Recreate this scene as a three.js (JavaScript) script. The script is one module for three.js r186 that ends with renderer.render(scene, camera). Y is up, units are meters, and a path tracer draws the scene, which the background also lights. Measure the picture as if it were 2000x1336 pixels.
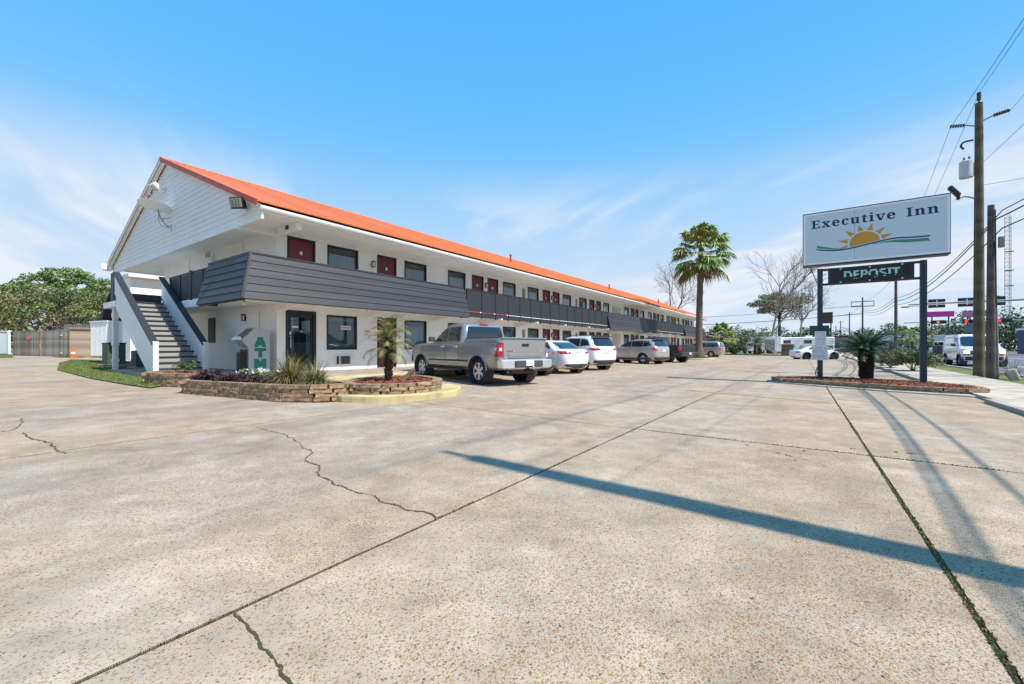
import * as THREE from 'three';
import { mergeGeometries, mergeVertices, toCreasedNormals } from 'three/addons/utils/BufferGeometryUtils.js';
import { RoundedBoxGeometry } from 'three/addons/geometries/RoundedBoxGeometry.js';
import { Brush, Evaluator, SUBTRACTION } from 'three-bvh-csg';

// ---------- camera, sky, sun, exposure ----------
const scene = new THREE.Scene();
const camera = new THREE.PerspectiveCamera(77.656, 1024 / 684, 0.05, 2500);
const YAW = 0.62036;                       // facade runs along -z; the lens looks 35.5 degrees to its left
camera.position.set(0, 1.2, 0);
camera.lookAt(-Math.sin(YAW), 1.2, -Math.cos(YAW));
camera.setViewOffset(2000, 1336, 0, -10, 2000, 1336);
const renderer = new THREE.WebGLRenderer({ antialias: true });
renderer.setSize(1024, 684);
renderer.toneMapping = THREE.LinearToneMapping;
renderer.toneMappingExposure = 1.22;
renderer.shadowMap.enabled = true;
const SUN_DIR = new THREE.Vector3(1, 1.257, -0.05).normalize();
const sun = new THREE.DirectionalLight(new THREE.Color().setRGB(1, 0.94, 0.85), 5);
sun.position.copy(SUN_DIR).multiplyScalar(120); sun.position.z -= 25;
sun.target.position.set(0, 0, -25); scene.add(sun, sun.target);
sun.castShadow = true; sun.shadow.mapSize.set(4096, 4096);
Object.assign(sun.shadow.camera, { left: -75, right: 75, top: 75, bottom: -75, near: 1, far: 300 });

// ---------- random and noise ----------
function rng(seed) { let a = seed >>> 0; return () => { a = (a + 0x6D2B79F5) | 0; let t = Math.imul(a ^ (a >>> 15), 1 | a); t = (t + Math.imul(t ^ (t >>> 7), 61 | t)) ^ t; return ((t ^ (t >>> 14)) >>> 0) / 4294967296; }; }
function hash(x, y, z, s) { let n = Math.imul(x, 374761393) ^ Math.imul(y, 668265263) ^ Math.imul(z, 2147483647) ^ Math.imul(s, 1274126177); n = Math.imul(n ^ (n >>> 13), 1274126177); n ^= n >>> 16; return (n >>> 0) / 4294967296; }
const sm = (t) => t * t * (3 - 2 * t), lerp = (a, b, t) => a + (b - a) * t, clamp = (v, a = 0, b = 1) => Math.min(b, Math.max(a, v));
const ss = (a, b, x) => sm(clamp((x - a) / (b - a)));
function vn(x, y, z = 0, s = 0, per = 0) {          // value noise, optionally tiling
  let xi = Math.floor(x), yi = Math.floor(y); const zi = Math.floor(z), fx = sm(x - xi), fy = sm(y - yi), fz = sm(z - zi);
  let x1 = xi + 1, y1 = yi + 1;
  if (per) { xi = ((xi % per) + per) % per; x1 = ((x1 % per) + per) % per; yi = ((yi % per) + per) % per; y1 = ((y1 % per) + per) % per; }
  const a = hash(xi, yi, zi, s), b = hash(x1, yi, zi, s), c = hash(xi, y1, zi, s), d = hash(x1, y1, zi, s), u = a + (b - a) * fx, l0 = u + (c + (d - c) * fx - u) * fy;
  if (fz === 0) return l0;
  const e = hash(xi, yi, zi + 1, s), f = hash(x1, yi, zi + 1, s), g = hash(xi, y1, zi + 1, s), h = hash(x1, y1, zi + 1, s), v = e + (f - e) * fx, l1 = v + (g + (h - g) * fx - v) * fy;
  return l0 + (l1 - l0) * fz;
}
function fbm(x, y, z = 0, o = 4, s = 0, per = 0) { let v = 0, a = 0.5, t = 0; for (let i = 0; i < o; i++) { v += a * vn(x, y, z, s + i, per); t += a; a *= 0.5; x *= 2; y *= 2; z *= 2; per *= 2; } return v / t; }

// ---------- computed sky: clear blue, pale at the horizon, thin streaks of cloud ----------
{
  const w = 2048, h = 1024, d = new Float32Array(w * h * 4);
  const hor = [0.55, 0.655, 0.775], mid = [0.145, 0.46, 0.82], top = [0.055, 0.355, 0.83];
  for (let j = 0; j < h; j++) {
    const el = ((j + 0.5) / h - 0.5) * Math.PI, y = Math.sin(el), e = Math.max(0, el * 180 / Math.PI);
    const k1 = ss(2, 29, e), k2 = ss(16, 52, e), base = [0, 1, 2].map((n) => lerp(lerp(hor[n], mid[n], k1), top[n], k2));
    for (let i = 0; i < w; i++) {
      const az = ((i + 0.5) / w - 0.5) * 2 * Math.PI, x = Math.cos(el) * Math.cos(az), z = Math.cos(el) * Math.sin(az);
      let c = base;
      if (y > 0 && e < 47) {
        const q = 1 / (y + 0.12), px = x * q, pz = z * q;      // a flat cloud deck seen in perspective
        const cv = Math.cos(0.5) * px + Math.sin(0.5) * pz, cw = -Math.sin(0.5) * px + Math.cos(0.5) * pz;
        const warp = fbm(px * 0.9, pz * 0.9, 0, 2, 40) - 0.5;
        const s1 = fbm(cv * 0.8 + warp * 1.6, cw * 1.5 + warp * 1.8, 0, 7, 7), s2 = fbm(px * 0.5 + 9, pz * 0.5, 0, 4, 19), fib = fbm(cv * 2.5 + warp * 3, cw * 15 + warp * 4, 0, 4, 27);
        const low = 1 - ss(10, 24, e);
        let a = ss(0.38, 0.66, s1 * 0.85 + fib * 0.15) * ss(0.34, 0.54, s2) * low * 0.95 * (0.55 + fib * 0.8) + ss(0.55, 0.75, fbm(cv * 0.5 + 5, cw * 4.2, 0, 5, 61)) * ss(0.4, 0.7, fib) * 0.1 * (1 - ss(16, 30, e));
        a = clamp(a, 0, 0.9) * ss(0, 3, e);
        const cl = [0.7, 0.73, 0.79];
        c = c.map((v, n) => lerp(v, cl[n], a));
      } else if (y <= 0) c = c.map((v, n) => lerp(v, [0.34, 0.33, 0.32][n], ss(0, 0.12, -y)));
      const o = (j * w + i) * 4; d[o] = c[0]; d[o + 1] = c[1]; d[o + 2] = c[2]; d[o + 3] = 1;
    }
  }
  const sky = new THREE.DataTexture(d, w, h, THREE.RGBAFormat, THREE.FloatType);
  sky.mapping = THREE.EquirectangularReflectionMapping; sky.magFilter = sky.minFilter = THREE.LinearFilter; sky.needsUpdate = true;
  scene.background = sky; scene.environment = sky; scene.backgroundIntensity = 1; scene.environmentIntensity = 1;
}

// ---------- helpers ----------
const names = {};
const numbered = (n) => { const k = names[n] = (names[n] ?? -1) + 1; return k ? `${n}_${String(k).padStart(3, '0')}` : n; };
const V = (x, y, z) => new THREE.Vector3(x, y, z);
function flat(g) { const r = g.index ? g.toNonIndexed() : g; for (const k of Object.keys(r.attributes)) if (!['position', 'normal', 'uv', 'color'].includes(k)) r.deleteAttribute(k); if (!r.attributes.uv) r.setAttribute('uv', new THREE.BufferAttribute(new Float32Array(r.attributes.position.count * 2), 2)); return r; }
const merge = (list) => { list = list.flat(9); if (list.length === 1) return list[0]; const any = list.some((g) => g.attributes.color); return mergeGeometries(list.map((g) => { const r = flat(g); if (any && !r.attributes.color) r.setAttribute('color', new THREE.BufferAttribute(new Float32Array(r.attributes.position.count * 3).fill(1), 3)); return r; })); };
function metreUV(g) {                                  // uv in metres from the dominant axis of each face
  const r = flat(g), p = r.attributes.position, uv = r.attributes.uv, a = V(), b = V(), c = V(), n = V();
  for (let i = 0; i < p.count; i += 3) {
    a.fromBufferAttribute(p, i); b.fromBufferAttribute(p, i + 1); c.fromBufferAttribute(p, i + 2);
    n.crossVectors(b.clone().sub(a), c.clone().sub(a)); const x = Math.abs(n.x), y = Math.abs(n.y), z = Math.abs(n.z);
    [a, b, c].forEach((v, k) => uv.setXY(i + k, ...(y >= x && y >= z ? [v.x, v.z] : x >= z ? [v.z, v.y] : [v.x, v.y])));
  }
  return r;
}
function mesh(name, geo, mat, parent = scene) {
  const m = new THREE.Mesh(Array.isArray(geo) ? merge(geo) : geo, mat); m.name = parent === scene ? numbered(name) : name;
  m.castShadow = m.receiveShadow = true; parent.add(m); return m;
}
function tag(o, label, category, group, kind) { if (label) o.userData.label = label; if (category) o.userData.category = category; if (group) o.userData.group = group; if (kind) o.userData.kind = kind; return o; }
function thing(name, label, category, [x, y, z] = [0, 0, 0], turn = 0, group) { const o = new THREE.Group(); o.name = numbered(name); scene.add(o); o.position.set(x, y, z); o.rotation.y = turn; return tag(o, label, category, group); }
function part(name, parent) { const o = new THREE.Group(); o.name = name; parent.add(o); return o; }
function dup(o, pos, turn, label, group) { const c = o.clone(); c.name = numbered(o.name.replace(/_\d{3}$/, '')); c.userData = { ...o.userData }; scene.add(c); if (pos) c.position.set(...pos); if (turn !== undefined) c.rotation.y = turn; return tag(c, label, null, group); }
const structure = (o, label, category) => tag(o, label, category, null, 'structure');
const box = (w, h, d, x = 0, y = 0, z = 0) => new THREE.BoxGeometry(w, h, d).translate(x, y, z);
const span = (x0, x1, y0, y1, z0, z1) => box(Math.abs(x1 - x0), Math.abs(y1 - y0), Math.abs(z1 - z0), (x0 + x1) / 2, (y0 + y1) / 2, (z0 + z1) / 2);
const rbox = (w, h, d, x = 0, y = 0, z = 0, r = 0.02, s = 2) => new RoundedBoxGeometry(w, h, d, s, Math.min(r, w / 2.01, h / 2.01, d / 2.01)).translate(x, y, z);
const cyl = (r0, r1, h, x = 0, y = 0, z = 0, n = 16) => new THREE.CylinderGeometry(r1, r0, h, n).translate(x, y + h / 2, z);   // base radius, top radius, standing at y
function bar(a, b, r, r2 = r, n = 8) { const A = V(...a), B = V(...b), d = B.clone().sub(A), g = new THREE.CylinderGeometry(r2, r, d.length(), n); g.applyQuaternion(new THREE.Quaternion().setFromUnitVectors(V(0, 1, 0), d.normalize())); return g.translate((A.x + B.x) / 2, (A.y + B.y) / 2, (A.z + B.z) / 2); }
function plank(a, b, w, t) { const A = V(...a), B = V(...b), d = B.clone().sub(A), g = new THREE.BoxGeometry(w, d.length(), t); g.applyQuaternion(new THREE.Quaternion().setFromUnitVectors(V(0, 1, 0), d.normalize())); return g.translate((A.x + B.x) / 2, (A.y + B.y) / 2, (A.z + B.z) / 2); }
const tube = (pts, r, seg = 24, n = 6) => new THREE.TubeGeometry(new THREE.CatmullRomCurve3(pts.map((p) => V(...p))), seg, r, n);
function quads(list, colors) {                          // list of [a,b,c,d] corners -> one geometry of flat faces
  const p = [], c = [], uv = [];
  list.forEach((q, i) => { for (const k of [0, 1, 2, 0, 2, 3]) { p.push(...q[k]); uv.push(k === 1 || k === 2 ? 1 : 0, k > 1 ? 1 : 0); if (colors) c.push(...colors[i]); } });
  const g = new THREE.BufferGeometry(); g.setAttribute('position', new THREE.Float32BufferAttribute(p, 3)); g.setAttribute('uv', new THREE.Float32BufferAttribute(uv, 2));
  if (colors) g.setAttribute('color', new THREE.Float32BufferAttribute(c, 3)); g.computeVertexNormals(); return g;
}
function prism(pts, d, bevel = 0) {                     // outline in xy pushed out along +z by d
  const s = new THREE.Shape(pts.map((p) => new THREE.Vector2(...p)));
  return new THREE.ExtrudeGeometry(s, { depth: d - 2 * bevel, bevelEnabled: bevel > 0, bevelSize: bevel, bevelThickness: bevel, bevelSegments: 1, bevelOffset: -bevel }).translate(0, 0, bevel);
}
const groundY = (x) => 0.012 * clamp(-x - 3, 0, 60);   // the lot falls gently from the motel towards the road

// ---------- textures ----------
function tex(size, fn, { srgb = true, rep = 1, w = size, h = size } = {}) {
  const d = new Uint8Array(w * h * 4);
  for (let j = 0; j < h; j++) for (let i = 0; i < w; i++) { const c = fn(i / w, j / h, i, j), o = (j * w + i) * 4; d[o] = clamp(c[0], 0, 255); d[o + 1] = clamp(c[1], 0, 255); d[o + 2] = clamp(c[2], 0, 255); d[o + 3] = 255; }
  const t = new THREE.DataTexture(d, w, h); t.wrapS = t.wrapT = THREE.RepeatWrapping; t.magFilter = THREE.LinearFilter; t.minFilter = THREE.LinearMipmapLinearFilter; t.generateMipmaps = true;
  if (srgb) t.colorSpace = THREE.SRGBColorSpace; t.repeat.set(1 / rep, 1 / rep); t.needsUpdate = true; return t;
}
function canvasTex(w, h, draw) { const c = document.createElement('canvas'); c.width = w; c.height = h; draw(c.getContext('2d'), w, h); const t = new THREE.CanvasTexture(c); t.colorSpace = THREE.SRGBColorSpace; t.magFilter = THREE.LinearFilter; return t; }
const grey = (v) => [v, v, v];
const M = {};
const std = (o) => new THREE.MeshStandardMaterial(o), phys = (o) => new THREE.MeshPhysicalMaterial(o);
const rgb = (r, g, b) => new THREE.Color().setRGB(r, g, b);
// exposed-aggregate concrete: pale cement with tan, brown and dark pebbles
{
  const S = 2048, R = 3.2, d = new Uint8Array(S * S * 4), b = new Uint8Array(S * S * 4), r = rng(11);
  for (let j = 0; j < S; j++) for (let i = 0; i < S; i++) {
    const u = i / S, v = j / S, f = fbm(u * 16, v * 16, 0, 3, 1, 16), g = hash(i, j, 0, 5), o = (j * S + i) * 4, k = 204 + (f - 0.5) * 46 + (g - 0.5) * 30;
    d[o] = k; d[o + 1] = k * 0.95; d[o + 2] = k * 0.9; d[o + 3] = 255; const bb = 120 + (g - 0.5) * 40; b[o] = b[o + 1] = b[o + 2] = bb; b[o + 3] = 255;
  }
  const cols = [[196, 154, 106], [172, 128, 86], [148, 112, 80], [118, 98, 82], [206, 172, 130], [190, 148, 104], [182, 116, 74], [160, 134, 110], [96, 82, 72], [208, 178, 138], [198, 160, 116], [186, 150, 114], [176, 142, 108], [222, 206, 184]];
  for (let n = 0; n < 190000; n++) {
    const cx = r() * S, cy = r() * S, den = fbm(cx / S * 6, cy / S * 6, 0, 3, 33, 6); if (r() > den * 1.7 - 0.02) continue;
    const ra = 1.2 + r() * r() * 3.6, rb = ra * (0.55 + r() * 0.45), th = r() * 3.14, ca = Math.cos(th), sa = Math.sin(th), c = cols[(r() * cols.length) | 0], al = 0.42 + 0.5 * r(), m = Math.ceil(ra) + 1;
    for (let y = -m; y <= m; y++) for (let x = -m; x <= m; x++) {
      const e = ((x * ca + y * sa) / ra) ** 2 + ((-x * sa + y * ca) / rb) ** 2; if (e > 1) continue;
      const o = ((((cy + y) | 0) + S) % S * S + (((cx + x) | 0) + S) % S) * 4, a = al * (e > 0.7 ? 0.6 : 1);
      for (let k = 0; k < 3; k++) d[o + k] = lerp(d[o + k], c[k], a);
      b[o] = b[o + 1] = b[o + 2] = 120 + 110 * Math.sqrt(1 - e);
    }
  }
  const mk = (a, srgb) => { const t = new THREE.DataTexture(a, S, S); t.wrapS = t.wrapT = THREE.RepeatWrapping; t.magFilter = THREE.LinearFilter; t.minFilter = THREE.LinearMipmapLinearFilter; t.generateMipmaps = true; if (srgb) t.colorSpace = THREE.SRGBColorSpace; t.repeat.set(1 / R, 1 / R); t.needsUpdate = true; return t; };
  M.lot = std({ map: mk(d, true), bumpMap: mk(b, false), bumpScale: 0.004, roughness: 0.88, vertexColors: true });
}
const concTex = tex(512, (u, v, i, j) => { const f = fbm(u * 8, v * 8, 0, 5, 3, 8), g = hash(i, j, 1, 2); const k = 196 + (f - 0.5) * 70 + (g - 0.5) * 26; return [k, k * 0.97, k * 0.92]; }, { rep: 2.3 });
const noiseBump = tex(512, (u, v, i, j) => grey(128 + (fbm(u * 24, v * 24, 0, 4, 8, 24) - 0.5) * 170 + (hash(i, j, 3, 3) - 0.5) * 50), { srgb: false, rep: 0.8 });
const paintTex = tex(512, (u, v, i, j) => { const f = fbm(u * 5, v * 5, 0, 5, 13, 5), s = fbm(u * 40, v * 6, 0, 3, 23, 4), k = 245 + (f - 0.5) * 16 + (s - 0.5) * 7 + (hash(i, j, 2, 1) - 0.5) * 8; return [k, k * 0.992, k * 0.975]; }, { rep: 2.1 });
const woodTex = tex(512, (u, v, i, j) => { const f = fbm(u * 26, v * 3, 0, 5, 31, 2), k = 168 + (f - 0.5) * 120 + (hash(i, j, 9, 1) - 0.5) * 18; return [k, k * 0.985, k * 0.96]; }, { rep: 1.2 });
const woodBump = tex(512, (u, v) => grey(128 + (fbm(u * 30, v * 2, 0, 4, 31, 2) - 0.5) * 200), { srgb: false, rep: 1.0 });
const barkTex = tex(512, (u, v, i, j) => { const f = fbm(u * 22, v * 5, 0, 5, 51, 1), k = 150 + (f - 0.5) * 170; return [k, k * 0.95, k * 0.88]; }, { rep: 1 });
const stoneTex = tex(512, (u, v, i, j) => { const f = fbm(u * 10, v * 10, 0, 5, 71, 10), g = fbm(u * 5, v * 5, 0, 3, 77, 5), k = 165 + (f - 0.5) * 150 + (hash(i, j, 4, 4) - 0.5) * 34; return [k, k * lerp(0.82, 0.94, g), k * lerp(0.64, 0.84, g)]; }, { rep: 0.6 });
const grassTex = tex(512, (u, v, i, j) => { const f = fbm(u * 10, v * 10, 0, 5, 81, 10), g = fbm(u * 64, v * 64, 0, 2, 85, 64), k = 120 + (f - 0.5) * 80 + (g - 0.5) * 80; return [k * lerp(0.8, 1.05, f), k, k * 0.46]; }, { rep: 3 });
const asphaltTex = tex(512, (u, v, i, j) => { const k = 130 + (fbm(u * 6, v * 6, 0, 4, 91, 6) - 0.5) * 50 + (hash(i, j, 6, 6) - 0.5) * 60; return [k, k, k * 1.02]; }, { rep: 2 });
const dirtTex = tex(512, (u, v, i, j) => { const f = fbm(u * 7, v * 7, 0, 5, 95, 7), k = 150 + (f - 0.5) * 90 + (hash(i, j, 7, 7) - 0.5) * 30; return [k, k * 0.93, k * 0.78]; }, { rep: 4 });

M.concrete = std({ map: concTex, bumpMap: noiseBump, bumpScale: 0.003, roughness: 0.9, color: rgb(0.72, 0.68, 0.63) });
M.walk = std({ map: concTex, bumpMap: noiseBump, bumpScale: 0.003, roughness: 0.9, color: rgb(0.62, 0.56, 0.51) });
M.sidewalk = std({ map: concTex, bumpMap: noiseBump, bumpScale: 0.003, roughness: 0.9, color: rgb(0.86, 0.78, 0.68) });
M.yellowKerb = std({ map: concTex, bumpMap: noiseBump, bumpScale: 0.004, roughness: 0.85, color: rgb(0.92, 0.8, 0.46) });
M.white = std({ map: paintTex, bumpMap: noiseBump, bumpScale: 0.0018, roughness: 0.75, color: rgb(0.97, 0.97, 0.965) });
M.trim = std({ map: paintTex, roughness: 0.6, color: rgb(0.88, 0.88, 0.88) });
M.siding = std({ map: paintTex, bumpMap: woodBump, bumpScale: 0.001, roughness: 0.65, color: rgb(0.86, 0.865, 0.87) });
M.charcoal = std({ map: woodTex, bumpMap: noiseBump, bumpScale: 0.003, roughness: 0.55, color: rgb(0.082, 0.089, 0.11) });
M.charcoals = [[0.082, 0.089, 0.11], [0.094, 0.101, 0.122], [0.072, 0.078, 0.098], [0.088, 0.094, 0.112]].map((c) => std({ map: woodTex, bumpMap: noiseBump, bumpScale: 0.003, roughness: 0.55, color: rgb(...c) }));
M.black = std({ color: rgb(0.014, 0.016, 0.02), roughness: 0.5 });
M.panel = std({ map: paintTex, color: rgb(0.026, 0.03, 0.038), roughness: 0.6 });
M.roof = std({ map: paintTex, color: rgb(0.78, 0.185, 0.052), roughness: 0.5 });
M.roofs = [[0.76, 0.205, 0.052], [0.72, 0.19, 0.048], [0.79, 0.22, 0.06]].map((c) => std({ map: paintTex, color: rgb(...c), roughness: 0.48 }));
M.roofEdge = std({ color: rgb(0.5, 0.06, 0.02), roughness: 0.5 });
M.redDoor = std({ map: paintTex, color: rgb(0.16, 0.012, 0.018), roughness: 0.42 });
M.glass = phys({ color: rgb(0.8, 0.88, 0.92), transmission: 1, thickness: 0, roughness: 0.02, ior: 1.55 });
M.darkGlass = phys({ color: rgb(0.012, 0.016, 0.02), roughness: 0.03, clearcoat: 1, clearcoatRoughness: 0.02 });
M.curtain = std({ color: rgb(0.34, 0.37, 0.37), roughness: 0.95, side: THREE.DoubleSide });
M.metal = std({ color: rgb(0.55, 0.56, 0.58), metalness: 1, roughness: 0.35 });
M.galv = std({ map: concTex, color: rgb(0.55, 0.56, 0.57), metalness: 0.4, roughness: 0.5 });
M.whitePaint = std({ color: rgb(0.82, 0.82, 0.82), roughness: 0.45 });
M.navy = std({ color: rgb(0.012, 0.022, 0.045), roughness: 0.4 });
M.interior = std({ color: rgb(0.5, 0.47, 0.42), roughness: 1 });
M.grassGround = std({ map: grassTex, roughness: 1, color: rgb(0.72, 0.7, 0.62) });
M.dirt = std({ map: dirtTex, roughness: 1, color: rgb(0.5, 0.5, 0.45) });
M.asphalt = std({ map: asphaltTex, roughness: 0.85, color: rgb(0.62, 0.63, 0.66) });
M.moss = std({ map: dirtTex, roughness: 1, color: rgb(0.2, 0.19, 0.09) });
M.stone = [[0.8, 0.69, 0.58], [0.74, 0.64, 0.54], [0.86, 0.72, 0.6], [0.68, 0.6, 0.52]].map((c) => std({ map: stoneTex, bumpMap: noiseBump, bumpScale: 0.008, roughness: 0.92, color: rgb(...c) }));
M.mulch = std({ map: dirtTex, roughness: 1, color: rgb(0.2, 0.06, 0.03) });
M.mulchChip = std({ roughness: 0.95, vertexColors: true });
M.leaf = std({ vertexColors: true, roughness: 0.6, side: THREE.DoubleSide });
M.bark = std({ map: barkTex, bumpMap: woodBump, bumpScale: 0.01, roughness: 0.95, color: rgb(0.36, 0.33, 0.3) });
M.palmBark = std({ map: barkTex, bumpMap: noiseBump, bumpScale: 0.02, roughness: 0.95, color: rgb(0.5, 0.42, 0.35) });
M.paleBark = std({ map: barkTex, roughness: 0.95, color: rgb(0.8, 0.74, 0.68) });
M.poleWood = std({ map: woodTex, bumpMap: woodBump, bumpScale: 0.01, roughness: 0.95, color: rgb(0.27, 0.235, 0.14) });
M.poleDark = std({ map: woodTex, bumpMap: woodBump, bumpScale: 0.01, roughness: 0.95, color: rgb(0.25, 0.2, 0.19) });
M.wire = std({ color: rgb(0.015, 0.016, 0.018), roughness: 0.6 });
M.tyre = std({ color: rgb(0.012, 0.012, 0.013), roughness: 0.85 });
M.rim = std({ color: rgb(0.62, 0.62, 0.63), metalness: 0.85, roughness: 0.32 });
M.rimDark = std({ color: rgb(0.03, 0.03, 0.032), metalness: 0.5, roughness: 0.4 });
M.plastic = std({ color: rgb(0.05, 0.053, 0.058), roughness: 0.7 });
M.redLens = phys({ color: rgb(0.42, 0.008, 0.015), roughness: 0.12, clearcoat: 1 });
M.clearLens = phys({ color: rgb(0.75, 0.75, 0.75), roughness: 0.1, clearcoat: 1 });
M.chrome = std({ color: rgb(0.72, 0.72, 0.73), metalness: 0.7, roughness: 0.3 });
M.carGlass = phys({ color: rgb(0.014, 0.022, 0.028), roughness: 0.03, clearcoat: 1, clearcoatRoughness: 0.0 });
const paint = (r, g, b, metal = 0.0, rough = 0.35) => phys({ color: rgb(r, g, b), metalness: metal, roughness: rough, clearcoat: 1, clearcoatRoughness: 0.03 });
// ---------- ground ----------
function sheet(x0, x1, z0, z1, step, y, mat, name) {
  const nx = Math.max(1, Math.round((x1 - x0) / step)), nz = Math.max(1, Math.round((z1 - z0) / step)), g = new THREE.PlaneGeometry(x1 - x0, z1 - z0, nx, nz).rotateX(-Math.PI / 2).translate((x0 + x1) / 2, 0, (z0 + z1) / 2), p = g.attributes.position;
  for (let i = 0; i < p.count; i++) { p.setY(i, groundY(p.getX(i)) + y); g.attributes.uv.setXY(i, p.getX(i), p.getZ(i)); }
  g.computeVertexNormals(); return structure(mesh(name, g, mat), name.replace(/_/g, ' ') + ' of the place', name.includes('road') ? 'road' : 'ground');
}
sheet(-700, 700, -1200, 300, 20, -0.14, M.dirt, 'ground').userData.label = 'dry earth and thin grass reaching to the horizon';
// parking lot: cast slabs with open, mossy joints between them
const lot = new THREE.Group(); lot.name = 'parking_lot'; scene.add(lot); structure(lot, 'exposed aggregate concrete parking lot cast in large jointed slabs', 'parking lot');
{
  const xb = [-62, -50, -40, -30, -21, -16.4, -11.5, -6.82, -2.15, (z) => 0.3 + (clamp(z, -50, 6) + 14.3) * 0.0245, (z) => z > -18.6 ? 3.13 : 2.88];
  const zb = [12, 3.1, -6.12, -12.3, -18.5, -30.6, -42.8, -55, -67, -80, -92];
  const X = (b, z) => typeof b === 'function' ? b(z) : b;
  const stain = (x, z) => {                                  // patches of tan fines, worn pale cement and oily grime, all grainy
    const a = fbm(x * 0.55, z * 0.5, 0, 5, 201), b = fbm(x * 2.1, z * 1.7, 0, 5, 211), c = vn(x * 11, z * 11, 0, 221), e = fbm(x * 1.1, z * 0.13, 0, 5, 231), f = vn(x * 27, z * 27, 0, 241);
    const grime = ss(0.47, 0.72, a * 0.4 + b * 0.6) * (0.35 + 1.1 * c * f), track = ss(0.54, 0.7, e) * (0.12 + c * f * 1.7), pale = ss(0.5, 0.74, fbm(x * 1.3 + 40, z * 1.3, 0, 6, 251)) * (0.4 + f * 0.6);
    const k = 0.695 - 0.17 * grime - 0.17 * track + 0.07 * pale + (f - 0.5) * 0.12 + (c - 0.5) * 0.09 + (b - 0.5) * 0.2, warm = ss(0.36, 0.62, fbm(x * 0.4 + 7, z * 0.25, 0, 5, 261) + (c - 0.5) * 0.1) * (1 - 0.6 * pale);
    return [k, k * lerp(0.935, 0.895, warm), k * lerp(0.82, 0.705, warm)];
  };
  for (let i = 0; i < xb.length - 1; i++) for (let j = 0; j < zb.length - 1; j++) {
    const near = i >= 6 && j < 4, st = near ? 0.09 : i >= 5 && j < 6 ? 0.25 : 0.8, z1 = zb[j] - 0.01, z0 = zb[j + 1] + 0.01;
    const wide = i === 8 ? [0.012, 0.015] : i === 9 ? [0.015, 0.008] : [0.012, 0.012];
    const xw = X(xb[i + 1], z0) - X(xb[i], z0), nx = Math.max(2, Math.round(xw / st)), nz = Math.max(2, Math.round((z1 - z0) / st)), p = [], uv = [], col = [], idx = [];
    for (let b = -1; b <= nz + 1; b++) for (let a = -1; a <= nx + 1; a++) {
      const aa = clamp(a, 0, nx), bb = clamp(b, 0, nz), z = lerp(z0, z1, bb / nz), ja = 0.006 * (vn(z * 2.6, i, 0, 300 + i) - 0.5) * (near ? 1 : 0), xl = X(xb[i], z) + wide[0] + ja, xr = X(xb[i + 1], z) - wide[1] + ja, x = lerp(xl, xr, aa / nx), edge = a !== aa || b !== bb;
      const rot = (i * 7 + j * 3) % 4, ux = x + i * 1.37, uz = z + j * 0.91;
      p.push(x, groundY(x) + (edge ? -0.045 : 0) + (near ? (fbm(x * 0.8, z * 0.8, 0, 2, 310) - 0.5) * 0.006 : 0), z); uv.push(...(rot === 0 ? [ux, uz] : rot === 1 ? [-uz, ux] : rot === 2 ? [-ux, -uz] : [uz, -ux])); col.push(...stain(x, z));
    }
    const W = nx + 3;
    for (let b = 0; b < nz + 2; b++) for (let a = 0; a < nx + 2; a++) { const o = b * W + a; idx.push(o, o + W, o + 1, o + 1, o + W, o + W + 1); }
    const g = new THREE.BufferGeometry(); g.setAttribute('position', new THREE.Float32BufferAttribute(p, 3)); g.setAttribute('uv', new THREE.Float32BufferAttribute(uv, 2)); g.setAttribute('color', new THREE.Float32BufferAttribute(col, 3)); g.setIndex(idx);
    g.setAttribute('normal', new THREE.Float32BufferAttribute(p.map((_, q) => (q % 3 === 1 ? 1 : 0)), 3)); mesh('concrete_slab', g, M.lot, lot);
  }
  const fill = new THREE.PlaneGeometry(66, 106, 60, 20).rotateX(-Math.PI / 2).translate(-29.6, 0, -40); { const p = fill.attributes.position; for (let i = 0; i < p.count; i++) { p.setY(i, groundY(p.getX(i)) - 0.009); fill.attributes.uv.setXY(i, p.getX(i), p.getZ(i)); } }
  mesh('joint_filler', fill, M.moss, lot);
  // cracks grown over with moss, and moss standing up in the near joints
  const tuft = [], tc = [], r = rng(77);
  const growth = (x, z, w) => {
    const s = 0.004 + r() * 0.008, a = r() * 3.14, dx = Math.cos(a) * s, dz = Math.sin(a) * s, y = groundY(x), ox = x + (r() - 0.5) * w, oz = z + (r() - 0.5) * w, hgt = 0.003 + r() * 0.01;
    tuft.push([[ox - dx, y - 0.004, oz - dz], [ox + dx, y - 0.004, oz + dz], [ox + dx * 0.4 + (r() - 0.5) * 0.01, y + hgt, oz + dz * 0.4 + (r() - 0.5) * 0.01], [ox - dx * 0.4, y + hgt, oz - dz * 0.4]]);
    const g = r(); tc.push([lerp(0.13, 0.26, g), lerp(0.135, 0.225, g), lerp(0.05, 0.11, g)]);
  };
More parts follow.
